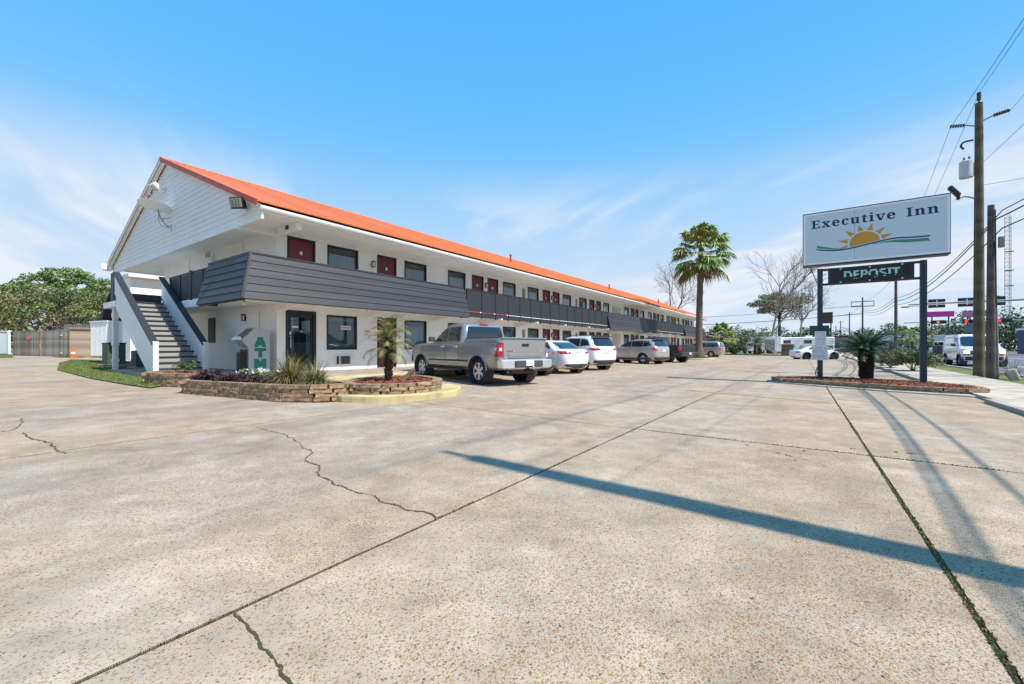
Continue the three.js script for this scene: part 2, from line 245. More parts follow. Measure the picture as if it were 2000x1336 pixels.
  const crack = (pts, w) => {
    const q = [], rr = rng(Math.round(pts[0][0] * 100 + 9999)), L = [], R = [];
    const cv = new THREE.CatmullRomCurve3(pts.map(([x, z]) => V(x, 0, z)), false, 'catmullrom', 0.35), n = Math.ceil(cv.getLength() / 0.014);
    for (let i = 0; i <= n; i++) { const p = cv.getPointAt(i / n), t = cv.getTangentAt(i / n), s = i * 0.014, o = (fbm(s * 7, 3, 0, 4, 420) - 0.5) * 0.075; q.push([p.x - t.z * o, p.z + t.x * o]); }
    for (let i = 0; i < q.length; i++) { const a = q[Math.max(0, i - 1)], b = q[Math.min(q.length - 1, i + 1)], d = Math.hypot(b[0] - a[0], b[1] - a[1]) || 1, nx = -(b[1] - a[1]) / d, nz = (b[0] - a[0]) / d, ww = w * (0.06 + 0.42 * ss(0.3, 0.75, fbm(i * 0.2, 7, 0, 3, 430)) + rr() * 0.22); const y = groundY(q[i][0]) + 0.004; L.push([q[i][0] + nx * ww, y, q[i][1] + nz * ww]); R.push([q[i][0] - nx * ww, y, q[i][1] - nz * ww]); if (fbm(i * 0.05, 2, 0, 3, 440) > 0.43) { growth(q[i][0], q[i][1], w * 1.3); if (i % 2) growth(q[i][0], q[i][1], w * 2); } }
    mesh('crack', quads(L.slice(1).map((_, i) => [L[i], L[i + 1], R[i + 1], R[i]])), M.moss, lot);
  };
  crack([[-6.54, -2.83], [-5.98, -2.83], [-5.7, -2.84], [-4.91, -2.64], [-4.68, -2.61], [-4.54, -2.54], [-4.37, -2.37], [-4.01, -2.31], [-3.75, -2.18], [-3.36, -2.12], [-3.17, -2.1], [-2.95, -2.14], [-2.76, -2.08], [-2.5, -2.11], [-2.14, -2.13]], 0.012);
  crack([[-2.15, -0.83], [-2.04, -0.82], [-1.97, -0.81], [-1.9, -0.82], [-1.8, -0.8], [-1.7, -0.79], [-1.64, -0.79], [-1.6, -0.77], [-1.53, -0.77], [-1.34, -0.74]], 0.012);
  crack([[-8.5, -0.81], [-7.91, -0.82], [-7.57, -0.91], [-7.02, -0.9], [-6.63, -0.94]], 0.018);
  crack([[-8.87, -0.64], [-8.82, -0.73], [-9.28, -0.86], [-10.15, -0.97]], 0.012);
  crack([[0.33, -6.4], [1.2, -6.55], [2.2, -6.5], [3.0, -6.62]], 0.007);
  crack([[-0.7, -5.9], [-0.2, -5.55], [0.1, -5.35]], 0.005);
  for (let z = 0; z > -9; z -= 0.006) { const n = fbm(z * 1.3, 4, 0, 3, 400); if (n > 0.42 && r() < 0.75) growth(-2.15, z, 0.018); if (fbm(z * 0.9, 9, 0, 3, 401) > 0.42) growth(0.3 + (z + 14.3) * 0.0245, z, 0.03); }
  for (let x = -2.1; x < 3; x += 0.008) if (fbm(x, 2, 0, 2, 402) > 0.45) growth(x, -6.12, 0.02);
  const mo = mesh('moss_growth', quads(tuft, tc), std({ vertexColors: true, roughness: 1, side: THREE.DoubleSide }), lot); mo.userData.kind = 'stuff';
  // faded yellow bay line
  const yl = [], ny = 60; const A = [-2.94, -12.47], B = [0.28, -11.4], ra = rng(5);
  for (let i = 0; i < ny * 4; i++) { const t = (Math.floor(i / 4) + 0.04) / ny, t2 = t + 0.92 / ny, o = -0.06 + (i % 4) * 0.03; if (ra() < 0.1) continue; const P = (u, k) => { const x = lerp(A[0], B[0], u), z = lerp(A[1], B[1], u) + k; return [x, groundY(x) + 0.0085, z]; }; yl.push([P(t, o), P(t2, o), P(t2, o + 0.027 + ra() * 0.003), P(t, o + 0.027 + ra() * 0.003)].reverse()); }
  mesh('bay_line', quads(yl), std({ map: concTex, color: rgb(0.95, 0.72, 0.16), roughness: 0.9 }), lot);
  // small dark spots of old gum and oil
  const sp = []; for (let k = 0; k < 46; k++) { const x = -8 + r() * 10.5, z = -1 - r() * 9, q = 0.006 + r() * r() * 0.022, n = 7, ring = [...Array(n)].map((_, i) => { const a = i / n * 6.283, d = q * (0.6 + r() * 0.6); return [x + Math.cos(a) * d, groundY(x) + 0.0055, z - Math.sin(a) * d]; }); for (let i = 1; i < n - 1; i++) sp.push([ring[0], ring[i], ring[i + 1], ring[i + 1]]); }
  mesh('gum_spots', quads(sp), std({ color: rgb(0.07, 0.065, 0.06), roughness: 0.9 }), lot).userData.kind = 'stuff';
}
// pavement, verge and road beyond the sign
structure(mesh('pavement', metreUV(new THREE.BoxGeometry(1.95, 0.16, 130).translate(4.1, 0.0, -47)), M.sidewalk), 'pale concrete pavement running beside the road', 'pavement');
structure(mesh('kerb', metreUV(merge([box(0.15, 0.2, 52, 2.98, 0.0, -45.2), box(0.15, 0.2, 8.5, 3.05, -0.015, -9.2)])), M.concrete), 'low concrete kerb between lot and pavement', 'kerb');
sheet(5.09, 6.6, -120, 14, 1.5, 0.03, M.grassGround, 'verge').userData.label = 'mown grass verge between pavement and road';
structure(mesh('road_kerb', metreUV(box(0.18, 0.2, 134, 6.68, -0.02, -53)), M.concrete), 'concrete kerb along the road', 'kerb');
structure(mesh('road', metreUV(box(26, 0.08, 620, 19.8, -0.075, -290)), M.asphalt), 'grey asphalt road with several lanes', 'road');
{ const m = []; for (const x of [10.4, 14.0, 21.5, 25.2]) for (let z = -12; z > -250; z -= 9) m.push(box(0.12, 0.004, 3, x, -0.029, z)); for (const x of [17.2, 17.6]) m.push(box(0.12, 0.004, 400, x, -0.029, -200));
  structure(mesh('lane_markings', m, M.whitePaint), 'white lane lines painted on the road', 'marking'); }
structure(mesh('cross_street', metreUV(box(160, 0.03, 12, -40, 0.005, -101)), M.asphalt), 'side street crossing beyond the lot', 'road');
// grass: patch by the stairs and strips by the back fence
function grassPatch(outline, n, seed, label, hh = 0.05) {
  const o = new THREE.Group(); o.name = numbered('lawn'); scene.add(o); structure(o, label, 'grass');
  const s = new THREE.Shape(outline.map(([x, z]) => new THREE.Vector2(x, -z))), g = new THREE.ShapeGeometry(s).rotateX(-Math.PI / 2), p = g.attributes.position;
  for (let i = 0; i < p.count; i++) { p.setY(i, groundY(p.getX(i)) + 0.03); g.attributes.uv.setXY(i, p.getX(i), p.getZ(i)); } mesh('turf', g, M.grassGround, o);
  const xs = outline.map((q) => q[0]), zs = outline.map((q) => q[1]), r = rng(seed), q = [], c = [], inside = (x, z) => { let k = false; for (let i = 0, j = outline.length - 1; i < outline.length; j = i++) { const [xi, zi] = outline[i], [xj, zj] = outline[j]; if ((zi > z) !== (zj > z) && x < (xj - xi) * (z - zi) / (zj - zi) + xi) k = !k; } return k; };
  for (let k = 0; k < n; k++) { const x = lerp(Math.min(...xs), Math.max(...xs), r()), z = lerp(Math.min(...zs), Math.max(...zs), r()); if (!inside(x, z)) continue; const a = r() * 3.14, w = 0.006 + r() * 0.008, h = hh * (0.4 + r()), dx = Math.cos(a) * w, dz = Math.sin(a) * w, y = groundY(x) + 0.028, lx = (r() - 0.5) * 0.05, lz = (r() - 0.5) * 0.05; q.push([[x - dx, y, z - dz], [x + dx, y, z + dz], [x + lx + dx * 0.2, y + h, z + lz + dz * 0.2], [x + lx - dx * 0.2, y + h, z + lz - dz * 0.2]]); const t = r(), f = fbm(x, z, 0, 3, 500); c.push([lerp(0.09, 0.24, t * f * 1.5), lerp(0.14, 0.22, t), lerp(0.03, 0.06, t)]); }
  const b = mesh('grass', quads(q, c), M.leaf, o); b.userData.kind = 'stuff'; return o;
}
grassPatch([[-13.9, -3.5], [-15.4, -3.35], [-19, -3.2], [-25, -3.3], [-32, -4.3], [-36.5, -5.4], [-33, -7.0], [-25, -6.4], [-18, -5.6], [-15.2, -4.6]], 26000, 61, 'green lawn patch beside the white staircase');
grassPatch([[-38, -1.2], [-44, -2.6], [-44, -3.8], [-56, -4.6], [-56, 3], [-42, 2]], 9000, 62, 'thin grass in front of the white fence', 0.07);
grassPatch([[-42.0, -6.3], [-43.8, -5.5], [-44.8, -6.6], [-42.4, -7.6]], 2500, 63, 'weedy grass strip in front of the board fence', 0.08);
// ---------- the motel ----------
const BASE = [-21.5, 0.33, -37];
const motel = thing('motel_building', 'long two-storey white motel with orange metal roof and dark balcony screens', 'motel', BASE);
const bp = (name, parent = motel) => { const o = part(name, parent); if (parent === motel) o.position.set(-BASE[0], -BASE[1], -BASE[2]); return o; };
const bm = (name, geo, mat, parent = motel) => { const o = mesh(name, geo, mat, parent); if (parent === motel) o.position.set(-BASE[0], -BASE[1], -BASE[2]); return o; };
const WX = -15, F1 = 0.33, F2 = 2.97, ZA = -7.16, ZB = -68.4, RX = -26.4;
const upper = [], lower = [];
for (const [a, b, k] of [[-7.5, -8.53, 'door'], [-9.0, -10.33, 'win'], [-11.24, -12.25, 'door'], [-12.7, -14.02, 'win']]) upper.push([a, b, k]);
for (const [a, b, k] of [[-7.45, -8.55, 'office'], [-8.97, -10.27, 'offwin'], [-11.24, -12.25, 'door'], [-12.7, -14.02, 'win']]) lower.push([a, b, k]);
for (const s of [-15.47, -22.73, -30.0, -39.5, -46.7, -53.95, -61.2]) for (const [o, w, k] of [[0, 1.3, 'win'], [1.82, 0.98, 'door'], [3.16, 0.98, 'door'], [4.6, 1.3, 'win']]) { upper.push([s - o, s - o - w, k]); lower.push([s - o, s - o - w, k]); }
upper.push([-36.6, -38.75, 'gap']); lower.push([-36.6, -38.75, 'gap']);
const yr = (k, up) => k === 'door' ? (up ? [F2, 5.1] : [F1, 2.46]) : k === 'office' ? [F1, 2.5] : k === 'gap' ? (up ? [F2, 4.93] : [F1, 2.5]) : up ? [3.76, 5.08] : [1.1, 2.42];
function facade(list, y0, y1, up) {
  const s = new THREE.Shape(); s.moveTo(-ZA, y0); s.lineTo(-ZB, y0); s.lineTo(-ZB, y1); s.lineTo(-ZA, y1); s.closePath();
  for (const [a, b, k] of list) { let [q0, q1] = yr(k, up); if (q0 <= y0 + 0.01) q0 = y0 + 0.004; const h = new THREE.Path(); h.moveTo(-a, q0); h.lineTo(-a, q1); h.lineTo(-b, q1); h.lineTo(-b, q0); h.closePath(); s.holes.push(h); }
  const g = new THREE.ExtrudeGeometry(s, { depth: 0.2, bevelEnabled: false }); g.applyMatrix4(new THREE.Matrix4().makeBasis(V(0, 0, -1), V(0, 1, 0), V(1, 0, 0))); return metreUV(g.translate(WX - 0.2, 0, 0));
}
bm('wall', facade(upper, F2 - 0.02, 5.22, true), M.white); bm('wall', facade(lower, 0.1, 2.72, false), M.white);
bm('wall', metreUV(span(RX, WX - 0.201, 0.1, 2.72, ZA - 0.2, ZA)), M.white); bm('wall', metreUV(span(RX, WX - 0.201, F2 - 0.02, 5.22, ZA - 0.2, ZA)), M.white);
bm('wall', metreUV(span(RX, RX + 0.2, 0.1, 5.22, ZA - 0.201, ZB)), M.white); bm('wall', metreUV(span(RX + 0.201, WX - 0.201, 0.1, 5.22, ZB, ZB + 0.2)), M.white);
bm('floor_slab', metreUV(span(RX + 0.2, WX - 0.2, F2 - 0.25, F2 - 0.021, ZA - 0.2, ZB + 0.2)), M.concrete);
bm('ground_slab', metreUV(span(RX + 0.2, WX - 0.2, 0.0, 0.3, ZA - 0.2, ZB + 0.2)), M.concrete);
// thin joints between wall boards on the gable end
for (const x of [-17.6, -20.3, -23]) bm('wall_joint', span(x, x + 0.014, F2, 5.2, ZA + 0.0005, ZA + 0.006), M.plastic);
// doors, windows
const doorGeo = {}, shared = (k, f) => doorGeo[k] ??= f();
const plaque = shared('plaque', () => prism([...Array(8)].map((_, i) => [Math.cos(i * 0.785 + 0.39) * 0.055, Math.sin(i * 0.785 + 0.39) * 0.075]), 0.012).rotateY(Math.PI / 2));
function frameGeo(w, y0, y1, t, d, sill = true) { const l = [span(0, d, y0, y1, 0, -t), span(0, d, y0, y1, -w + t, -w), span(0, d, y1 - t, y1, -t, -w + t)]; if (sill) l.push(span(0, d, y0, y0 + t, -t, -w + t)); return merge(l); }
function curtainGeo(w, h, dark, seed) { const r = rng(seed), n = 34, q = []; let x0 = 0, z0 = 0; for (let i = 1; i <= n; i++) { const x1 = -w * i / n, zz = Math.sin(i * 1.9) * 0.03 + (r() - 0.5) * 0.016; q.push([[z0, 0, x0], [zz, 0, x1], [zz, h, x1], [z0, h, x0]]); x0 = x1; z0 = zz; } return quads(q); }
const rp = rng(900);
for (const up of [true, false]) for (const [a, b, k] of up ? upper : lower) {
  const [y0, y1] = yr(k, up), w = a - b, h = y1 - y0;
  if (k === 'gap') {                                                  // breezeway to the rear stairs
    const g = bp('breezeway'); bm('back_wall', metreUV(span(WX - 1.62, WX - 1.6, y0, y1, a, b)), M.white, g); bm('side_wall', span(WX - 1.6, WX - 0.2, y0, y1, a + 0.05, a), M.white, g); bm('side_wall', span(WX - 1.6, WX - 0.2, y0, y1, b, b - 0.05), M.white, g); bm('ceiling', span(WX - 1.6, WX - 0.2, y1, y1 + 0.04, a + 0.05, b - 0.05), M.white, g); continue;
  }
  const g = bp(k === 'door' || k === 'office' ? 'door' : 'window'); g.position.x += WX - 0.085; g.position.z += a; g.position.y += y0;
  if (k === 'door') {
    mesh('frame', shared('df' + w.toFixed(2), () => frameGeo(w, 0.004, h, 0.065, 0.095, false)), M.black, g);
    mesh('leaf', shared('dl' + w.toFixed(2), () => metreUV(merge([rbox(0.045, h - 0.085, w - 0.14, 0.02, (h - 0.065) / 2 + 0.01, -w / 2, 0.006)]))), M.redDoor, g);
    const pl = mesh('number_plaque', plaque, M.whitePaint, g); pl.position.set(0.044, 1.6, -w / 2);
    const kn = mesh('knob', shared('knob', () => merge([new THREE.SphereGeometry(0.032, 10, 8), cyl(0.012, 0.012, 0.05, 0, -0.05, 0, 8).rotateZ(-Math.PI / 2).translate(-0.02, 0, 0)])), M.metal, g); kn.position.set(0.095, 0.98, -w + 0.16);
  } else if (k === 'office') {
    mesh('frame', frameGeo(w, 0.004, h, 0.11, 0.11, false), M.black, g); mesh('leaf_frame', merge([span(0.02, 0.07, 0.02, h - 0.115, -0.115, -0.19), span(0.02, 0.07, 0.02, h - 0.115, -w + 0.19, -w + 0.115), span(0.02, 0.07, h - 0.24, h - 0.115, -0.19, -w + 0.19), span(0.02, 0.07, 0.02, 0.2, -0.19, -w + 0.19)]), M.black, g);
    mesh('pane', span(0.035, 0.047, 0.2, h - 0.24, -0.19, -w + 0.19), M.glass, g); mesh('handle', [rbox(0.03, 0.34, 0.035, 0.115, 1.02, -0.16, 0.01), rbox(0.05, 0.1, 0.07, 0.09, 1.36, -0.15, 0.01), new THREE.SphereGeometry(0.035, 10, 8).translate(0.12, 1.25, -0.15)], M.metal, g);
    mesh('notice', span(0.048, 0.052, 1.56, 1.62, -0.24, -0.46), M.whitePaint, g); mesh('dark_room', span(-1.2, -1.15, 0, h, 0.3, -w - 0.3), M.interior, g);
  } else {
    mesh('frame', shared('wf' + w.toFixed(2), () => frameGeo(w, 0, h, 0.06, 0.1)), M.black, g);
    mesh('pane', shared('wp' + w.toFixed(2), () => span(0.03, 0.04, 0.06, h - 0.06, -0.06, -w + 0.06)), M.glass, g);
    if (k === 'win') { const dk = !up, s = (rp() * 3) | 0, cu = mesh('curtain', shared('cu' + w.toFixed(2) + s, () => curtainGeo(w - 0.1, h - 0.3, false, 7 + s)), M.curtain, g); cu.position.set(-0.14, 0.03, -0.05); mesh('rail', shared('cr' + w.toFixed(2), () => span(-0.2, -0.08, h - 0.27, h - 0.05, -0.02, -w + 0.02)), M.plastic, g); }
    else { mesh('blind_box', span(-0.14, -0.06, h - 0.2, h - 0.1, -0.08, -w + 0.08), M.galv, g); mesh('dark_room', span(-1.2, -1.15, -1, h, 0.6, -w - 0.6), M.interior, g);
      const t = canvasTex(256, 96, (c, W, H) => { c.fillStyle = '#c9cdd0'; c.fillRect(0, 0, W, H); c.fillStyle = '#15181c'; c.font = 'bold 46px sans-serif'; c.textAlign = 'center'; c.textBaseline = 'middle'; c.fillText('VACANCY', W / 2, H / 2 + 2, W - 18); });
      const s = mesh('vacancy_sign', new THREE.PlaneGeometry(0.44, 0.16).rotateY(Math.PI / 2).translate(0.045, 0.86, -0.83), std({ map: t, roughness: 0.6 }), g); s.userData.label = 'small white sign reading VACANCY in the office window'; }
  }
  if (!up && (k === 'win' || k === 'offwin')) {                      // room air conditioner grille below each lower window
    const ac = bp('air_conditioner'); ac.position.x += WX; ac.position.z += a - 0.33; ac.position.y += 0.5;
    mesh('sleeve', shared('acs', () => merge([span(-0.02, 0.05, 0, 0.045, 0, -0.7), span(-0.02, 0.05, 0.355, 0.4, 0, -0.7), span(-0.02, 0.05, 0.045, 0.355, 0, -0.05), span(-0.02, 0.05, 0.045, 0.355, -0.65, -0.7), span(-0.02, 0.04, 0.045, 0.355, -0.18, -0.23)])), M.trim, ac);
    mesh('core', shared('acc', () => span(0.001, 0.004, 0.045, 0.355, -0.05, -0.65)), M.plastic, ac);
    for (let i = 0; i < 5; i++) { const f = mesh('fin', shared('acf', () => box(0.03, 0.014, 0.41, 0, 0, 0)), M.galv, ac); f.position.set(0.02, 0.085 + i * 0.06, -0.44); }
  }
}
// wall lanterns between the doors, and tall louvred vents between rooms
const lampGeo = merge([rbox(0.05, 0.2, 0.1, 0.025, 0, 0, 0.01), rbox(0.11, 0.05, 0.12, 0.09, 0.13, 0, 0.01), span(0.05, 0.14, -0.1, -0.08, -0.05, 0.05), ...[[0.055, -0.05], [0.055, 0.05], [0.135, -0.05], [0.135, 0.05]].map(([x, z]) => box(0.012, 0.2, 0.012, x, 0.01, z))]), lampGlass = box(0.07, 0.18, 0.085, 0.095, 0.01, 0);
for (const z of [-11.0, ...[-15.47, -22.73, -30.0, -39.5, -46.7, -53.95, -61.2].map((s) => s - 2.98)]) for (const y of [4.62, 2.02]) { if (z === -11.0 && y < 3) continue; const l = bp('wall_lantern'); l.position.x += WX; l.position.y += y; l.position.z += z; mesh('housing', lampGeo, M.black, l); mesh('lens', lampGlass, M.clearLens, l); }
const ventGeo = merge([span(0, 0.03, 0, 1.0, 0, -0.28), ...[...Array(9)].map((_, i) => span(0.03, 0.045, 0.06 + i * 0.1, 0.11 + i * 0.1, -0.04, -0.24))]);
for (const s of [-22.73, -30.0]) for (const y of [3.9, 1.3]) { const v = bm('louvre_vent', ventGeo, M.galv); v.position.x += WX; v.position.y += y; v.position.z += s + 0.62; }
// gable end wall: narrow window, lanterns, exit sign, pipes
{ const w = bp('window'); bm('frame', span(-20.86, -20.16, 1.38, 2.42, ZA + 0.001, ZA + 0.03), M.black, w); bm('pane', span(-20.8, -20.22, 1.44, 2.36, ZA + 0.031, ZA + 0.036), std({ color: rgb(0.02, 0.022, 0.025), roughness: 0.6 }), w);
  for (const [x, y] of [[-18.2, 4.55], [-22.6, 4.45], [-17.4, 2.28]]) { const l = bp('wall_lantern'); l.position.x += x; l.position.y += y; l.position.z += ZA; l.rotation.y = -Math.PI / 2; mesh('housing', lampGeo, M.black, l); mesh('lens', lampGlass, M.clearLens, l); }
  const t = canvasTex(256, 128, (c, W, H) => { c.fillStyle = '#c9c2b8'; c.fillRect(0, 0, W, H); c.fillStyle = '#a8332c'; c.font = 'bold 88px sans-serif'; c.textAlign = 'center'; c.textBaseline = 'middle'; c.fillText('EXIT', W / 2, H / 2 + 4, W - 30); });
  const ex = bp('exit_sign'); bm('housing', rbox(0.34, 0.2, 0.06, -20.9, 5.08, ZA + 0.04, 0.01), M.trim, ex); bm('face', new THREE.PlaneGeometry(0.32, 0.18).translate(-20.9, 5.08, ZA + 0.073), std({ map: t, roughness: 0.6 }), ex);
  bm('conduit', [bar([-20.4, F2, ZA + 0.03], [-20.4, 4.95, ZA + 0.03], 0.02), bar([-20.15, F2, ZA + 0.03], [-20.15, 5.0, ZA + 0.03], 0.016), bar([-20.75, 4.96, ZA + 0.03], [-20.4, 4.96, ZA + 0.03], 0.02)], M.trim); }
// galleries, soffits and cantilever beams
bm('gallery_floor', metreUV(merge([span(-13.62, WX - 0.001, 2.7, F2 - 0.022, -5.77, ZB), span(-29.3, RX - 0.001, 2.7, F2 - 0.022, -5.77, ZB), span(WX - 0.002, -16.9, 2.7, F2 - 0.022, -5.77, ZA + 0.001), span(-16.901, RX, 2.7, F2 - 0.022, -5.93, ZA + 0.001)])), M.white);
bm('eave_soffit', metreUV(merge([span(-13.36, WX - 0.2, 5.221, 5.26, -5.93, ZB), span(RX + 0.2, -29.64, 5.221, 5.26, -5.93, ZB), span(WX - 0.201, RX + 0.201, 5.221, 5.26, -5.93, ZA - 0.2)])), M.white);
const beam = metreUV(prism([[0, 2.7], [1.6, 2.7], [1.6, 2.62], [0.1, 2.42], [0, 2.42]], 0.14)).translate(WX, 0, -0.07);
for (let z = -7.23; z > ZB; z -= 3.54) bm('gallery_beam', beam, M.white).position.z += z;
bm('corner_beam', span(WX - 0.1, WX + 0.1, 4.98, 5.22, -5.9, ZA + 0.001), M.white);
bm('corner_beam', span(-13.5, WX + 0.1, 4.98, 5.22, ZA - 0.06, ZA + 0.1), M.white); bm('nest_stain', rbox(0.16, 0.13, 0.05, -14.1, 5.12, ZA + 0.12, 0.02), std({ color: rgb(0.3, 0.16, 0.06), roughness: 1, map: dirtTex }));
bm('fascia', metreUV(merge([span(-13.36, -13.3, 5.18, 5.4, -5.86, ZB - 0.3), span(-29.7, -29.64, 5.18, 5.4, -5.86, ZB - 0.3)])), M.trim);
{ const s = [[0, 0], [0.1, 0.01], [0.13, 0.06], [0.13, 0.12], [0.115, 0.12], [0.112, 0.07], [0.09, 0.025], [0.015, 0.02], [0.015, 0.13], [0, 0.13]]; bm('gutter', prism(s, 62.88).translate(-13.299, 5.24, ZB - 0.3), M.trim); }
// roof: ribbed metal panels
{
  const roof = bp('roof'), fx = -13.16, rx = -21.5, ey = 5.43, ry = 8.8, wz = 0.915, n = 70;
  const mk = (x0, x1) => { const l = Math.hypot(x1 - x0, ry - ey), g = merge([span(0, l, 0, 0.03, 0, -wz + 0.006), ...[0.1, 0.33, 0.56, 0.79].map((z) => prism([[0, 0], [0, 0]].length ? [[-0.03, 0.03], [0.03, 0.03], [0.014, 0.052], [-0.014, 0.052]] : [], l).rotateY(Math.PI / 2).translate(0, 0, -z))]); g.applyMatrix4(new THREE.Matrix4().makeBasis(V((x1 - x0) / l, (ry - ey) / l, 0), V(x1 < x0 ? (ry - ey) / l : -(ry - ey) / l, Math.abs(x1 - x0) / l, 0), V(0, 0, x1 < x0 ? -1 : 1))); return g; };
  const A = mk(fx, rx), B = mk(-29.84, rx); A.computeBoundingBox(); B.computeBoundingBox();
  for (let i = 0; i < n; i++) { const z = -5.68 - i * wz; let p = mesh('roof_panel', A, M.roofs[(hash(i, 3, 1, 9) * 3) | 0], roof); p.position.set(fx, ey, z - wz - A.boundingBox.min.z); p = mesh('roof_panel', B, M.roofs[(hash(i, 5, 1, 9) * 3) | 0], roof); p.position.set(-29.84, ey, z - B.boundingBox.max.z); }
  mesh('ridge_cap', prism([[-0.26, -0.085], [0, 0.035], [0.26, -0.085], [0.26, -0.065], [0, 0.06], [-0.26, -0.065]], 64.1).translate(rx, ry + 0.03, -5.68 - 64.1), M.roof, roof);
  for (const [a, b] of [[fx, -1], [-29.84, 1]]) { const pl = plank([a, ey - 0.03, -5.70], [rx, ry - 0.03, -5.70], 0.17, 0.03); mesh('rake_trim', pl, b < 0 ? M.roofEdge : M.trim, roof); mesh('rake_board', plank([a + b * 0.12, ey - 0.05, -5.8], [rx, ry - 0.1, -5.8], 0.1, 0.12), M.trim, roof); }
  for (const z of [-23.5, -40.5, -57]) mesh('roof_vent', [cyl(0.07, 0.07, 0.5, -16.9, 6.95, z, 10), cyl(0.12, 0.04, 0.14, -16.9, 7.43, z, 10)], M.roofEdge, roof);
  // gable siding, one board at a time
  const gable = bp('gable'), step = 0.187;
  for (let y = 5.12; y < 8.6; y += step) { const k = (yy) => clamp((ry - 0.04 - yy) / (ry - ey), 0, 1), a0 = lerp(rx, fx - 0.1, k(y)), a1 = lerp(rx, fx - 0.1, k(y + step)), b0 = lerp(rx, -29.74, k(y)), b1 = lerp(rx, -29.74, k(y + step)); if (a0 - b0 < 0.2) break; const g = metreUV(prism([[b0, y + 0.004], [a0, y + 0.004], [a1, y + step + 0.018], [b1, y + step + 0.018]], 0.02)), p = g.attributes.position; for (let i = 0; i < p.count; i++) p.setZ(i, p.getZ(i) - 5.95 + (y + step - p.getY(i)) * 0.12); g.computeVertexNormals(); bm('siding_board', g, M.siding, gable); }
  bm('backing', prism([[-29.6, 5.12], [fx - 0.25, 5.12], [rx, ry - 0.2]], 0.06).translate(0, 0, -6.03), M.siding, gable);
  bm('bottom_trim', metreUV(span(-29.7, -13.3, 5.0, 5.13, -5.97, -5.89)), M.trim, gable);
  bm('far_gable', prism([[-29.6, 5.2], [fx - 0.25, 5.2], [rx, ry - 0.2]], 0.06).translate(0, 0, ZB - 0.2), M.siding, gable);
}
// balcony screens of lapped boards
function screenRun(a, b, flip, label) {                     // a, b: world points (x, z) of the lower edge ends; boards lean in by 0.35 over 1.4
  const s = bp('balcony_screen'), ax = V(b[0] - a[0], 0, b[1] - a[1]), L = ax.length(); ax.normalize(); const inn = V(flip * -ax.z, 0, flip * ax.x), n = 6, H = 1.4, lean = 0.35;
  for (let i = 0; i < n; i++) {
    const t0 = i / n, t1 = (i + 1.08) / n, m0 = a[2] * t0 * lean, m1 = a[2] * t1 * lean, e0 = (b[2] || 0) * t0 * lean, e1 = (b[2] || 0) * t1 * lean, P = (u, t, o) => { const q = V(a[0], 0, a[1]).addScaledVector(ax, u).addScaledVector(inn, t * lean + o); return [q.x, 2.6 + t * H, q.z]; };
    const f = [P(m0, t0, -0.028), P(L - e0, t0, -0.028), P(L - e1, t1, -0.002), P(m1, t1, -0.002)], k = [P(m0, t0, 0), P(L - e0, t0, 0), P(L - e1, t1, 0.012), P(m1, t1, 0.012)];
    bm('lapped_board', metreUV(quads([f, [k[1], k[0], k[3], k[2]], [k[0], k[1], f[1], f[0]], [f[3], f[2], k[2], k[3]], [f[1], k[1], k[2], f[2]], [k[0], f[0], f[3], k[3]]])), M.charcoals[(hash(i, Math.round(a[1] * 7), 2, 3) * 4) | 0], s);
  }
  const Q = (u, t, o) => { const q = V(a[0], 0, a[1]).addScaledVector(ax, u).addScaledVector(inn, t * lean + o); return [q.x, 2.6 + t * H, q.z]; };
  bm('top_cap', plank(Q((a[2] || 0) * lean, 1.005, 0), Q(L - (b[2] || 0) * lean, 1.005, 0), 0.07, 0.05), M.charcoal, s);
  if (!b[2]) bm('end_panel', quads([[Q(L, 0, 0.012), Q(L, 0, 0.62), Q(L, 1, 0.27), Q(L, 1, 0.0)]]), M.black, s);
  if (!a[2]) bm('end_panel', quads([[Q(0, 0, 0.012), Q(0, 0, 0.62), Q(0, 1, 0.27), Q(0, 1, 0.0)]]), M.black, s);
  if (a[2]) bm('corner_board', plank(Q(0, 0, -0.03), Q(a[2] * lean, 1, -0.015), 0.07, 0.05), M.charcoal, s);
  bm('bottom_ledge', metreUV(merge([plank(Q(0.02, 0, 0.06), Q(L - 0.02, 0, 0.06), 0.1, 0.03)])), M.black, s);
  return s;
}
screenRun([-13.3, -5.4, 1], [-13.3, -15.16, 0], -1);
screenRun([-13.3, -32.2, 0], [-13.3, -41.8, 0], -1);
screenRun([-13.3, -56.4, 0], [-13.3, -68.9, 1], -1);
screenRun([-13.3, -5.4, 1], [-16.75, -5.4, 0], 1);
screenRun([-29.75, -5.4, 1], [-29.75, -16, 0], 1);
function railing(z0, z1, n, x = -13.6) {
  const r = bp('balcony_railing'), w = (z0 - z1) / n, pan = shared('rpan' + n, () => metreUV(merge([span(-0.012, 0.012, 2.66, 3.96, -0.03, -w + 0.03)]))), post = shared('rpost', () => rbox(0.06, 1.4, 0.06, 0, 3.31, 0, 0.006)), st = shared('rst' + n, () => span(0.014, 0.03, 2.905, 2.93, -0.05, -w * 0.93));
  for (let i = 0; i <= n; i++) { const p = mesh('post', post, M.black, r); p.position.set(x, 0, z0 - i * w); }
  for (let i = 0; i < n; i++) { mesh('mesh_panel', pan, M.panel, r).position.set(x, 0, z0 - i * w); const s = mesh('light_strip', st, i < 3 ? std({ color: rgb(0.5, 0.07, 0.08), roughness: 0.5 }) : M.whitePaint, r); s.position.set(x, 0, z0 - i * w); const c = mesh('clip', shared('rclip', () => rbox(0.03, 0.05, 0.1, 0.03, 2.915, 0, 0.01)), M.whitePaint, r); c.position.set(x, 0, z0 - (i + 0.9) * w); }
  bm('top_rail', rbox(0.08, 0.05, z0 - z1, x, 4.0, (z0 + z1) / 2, 0.008), M.black, r);
}
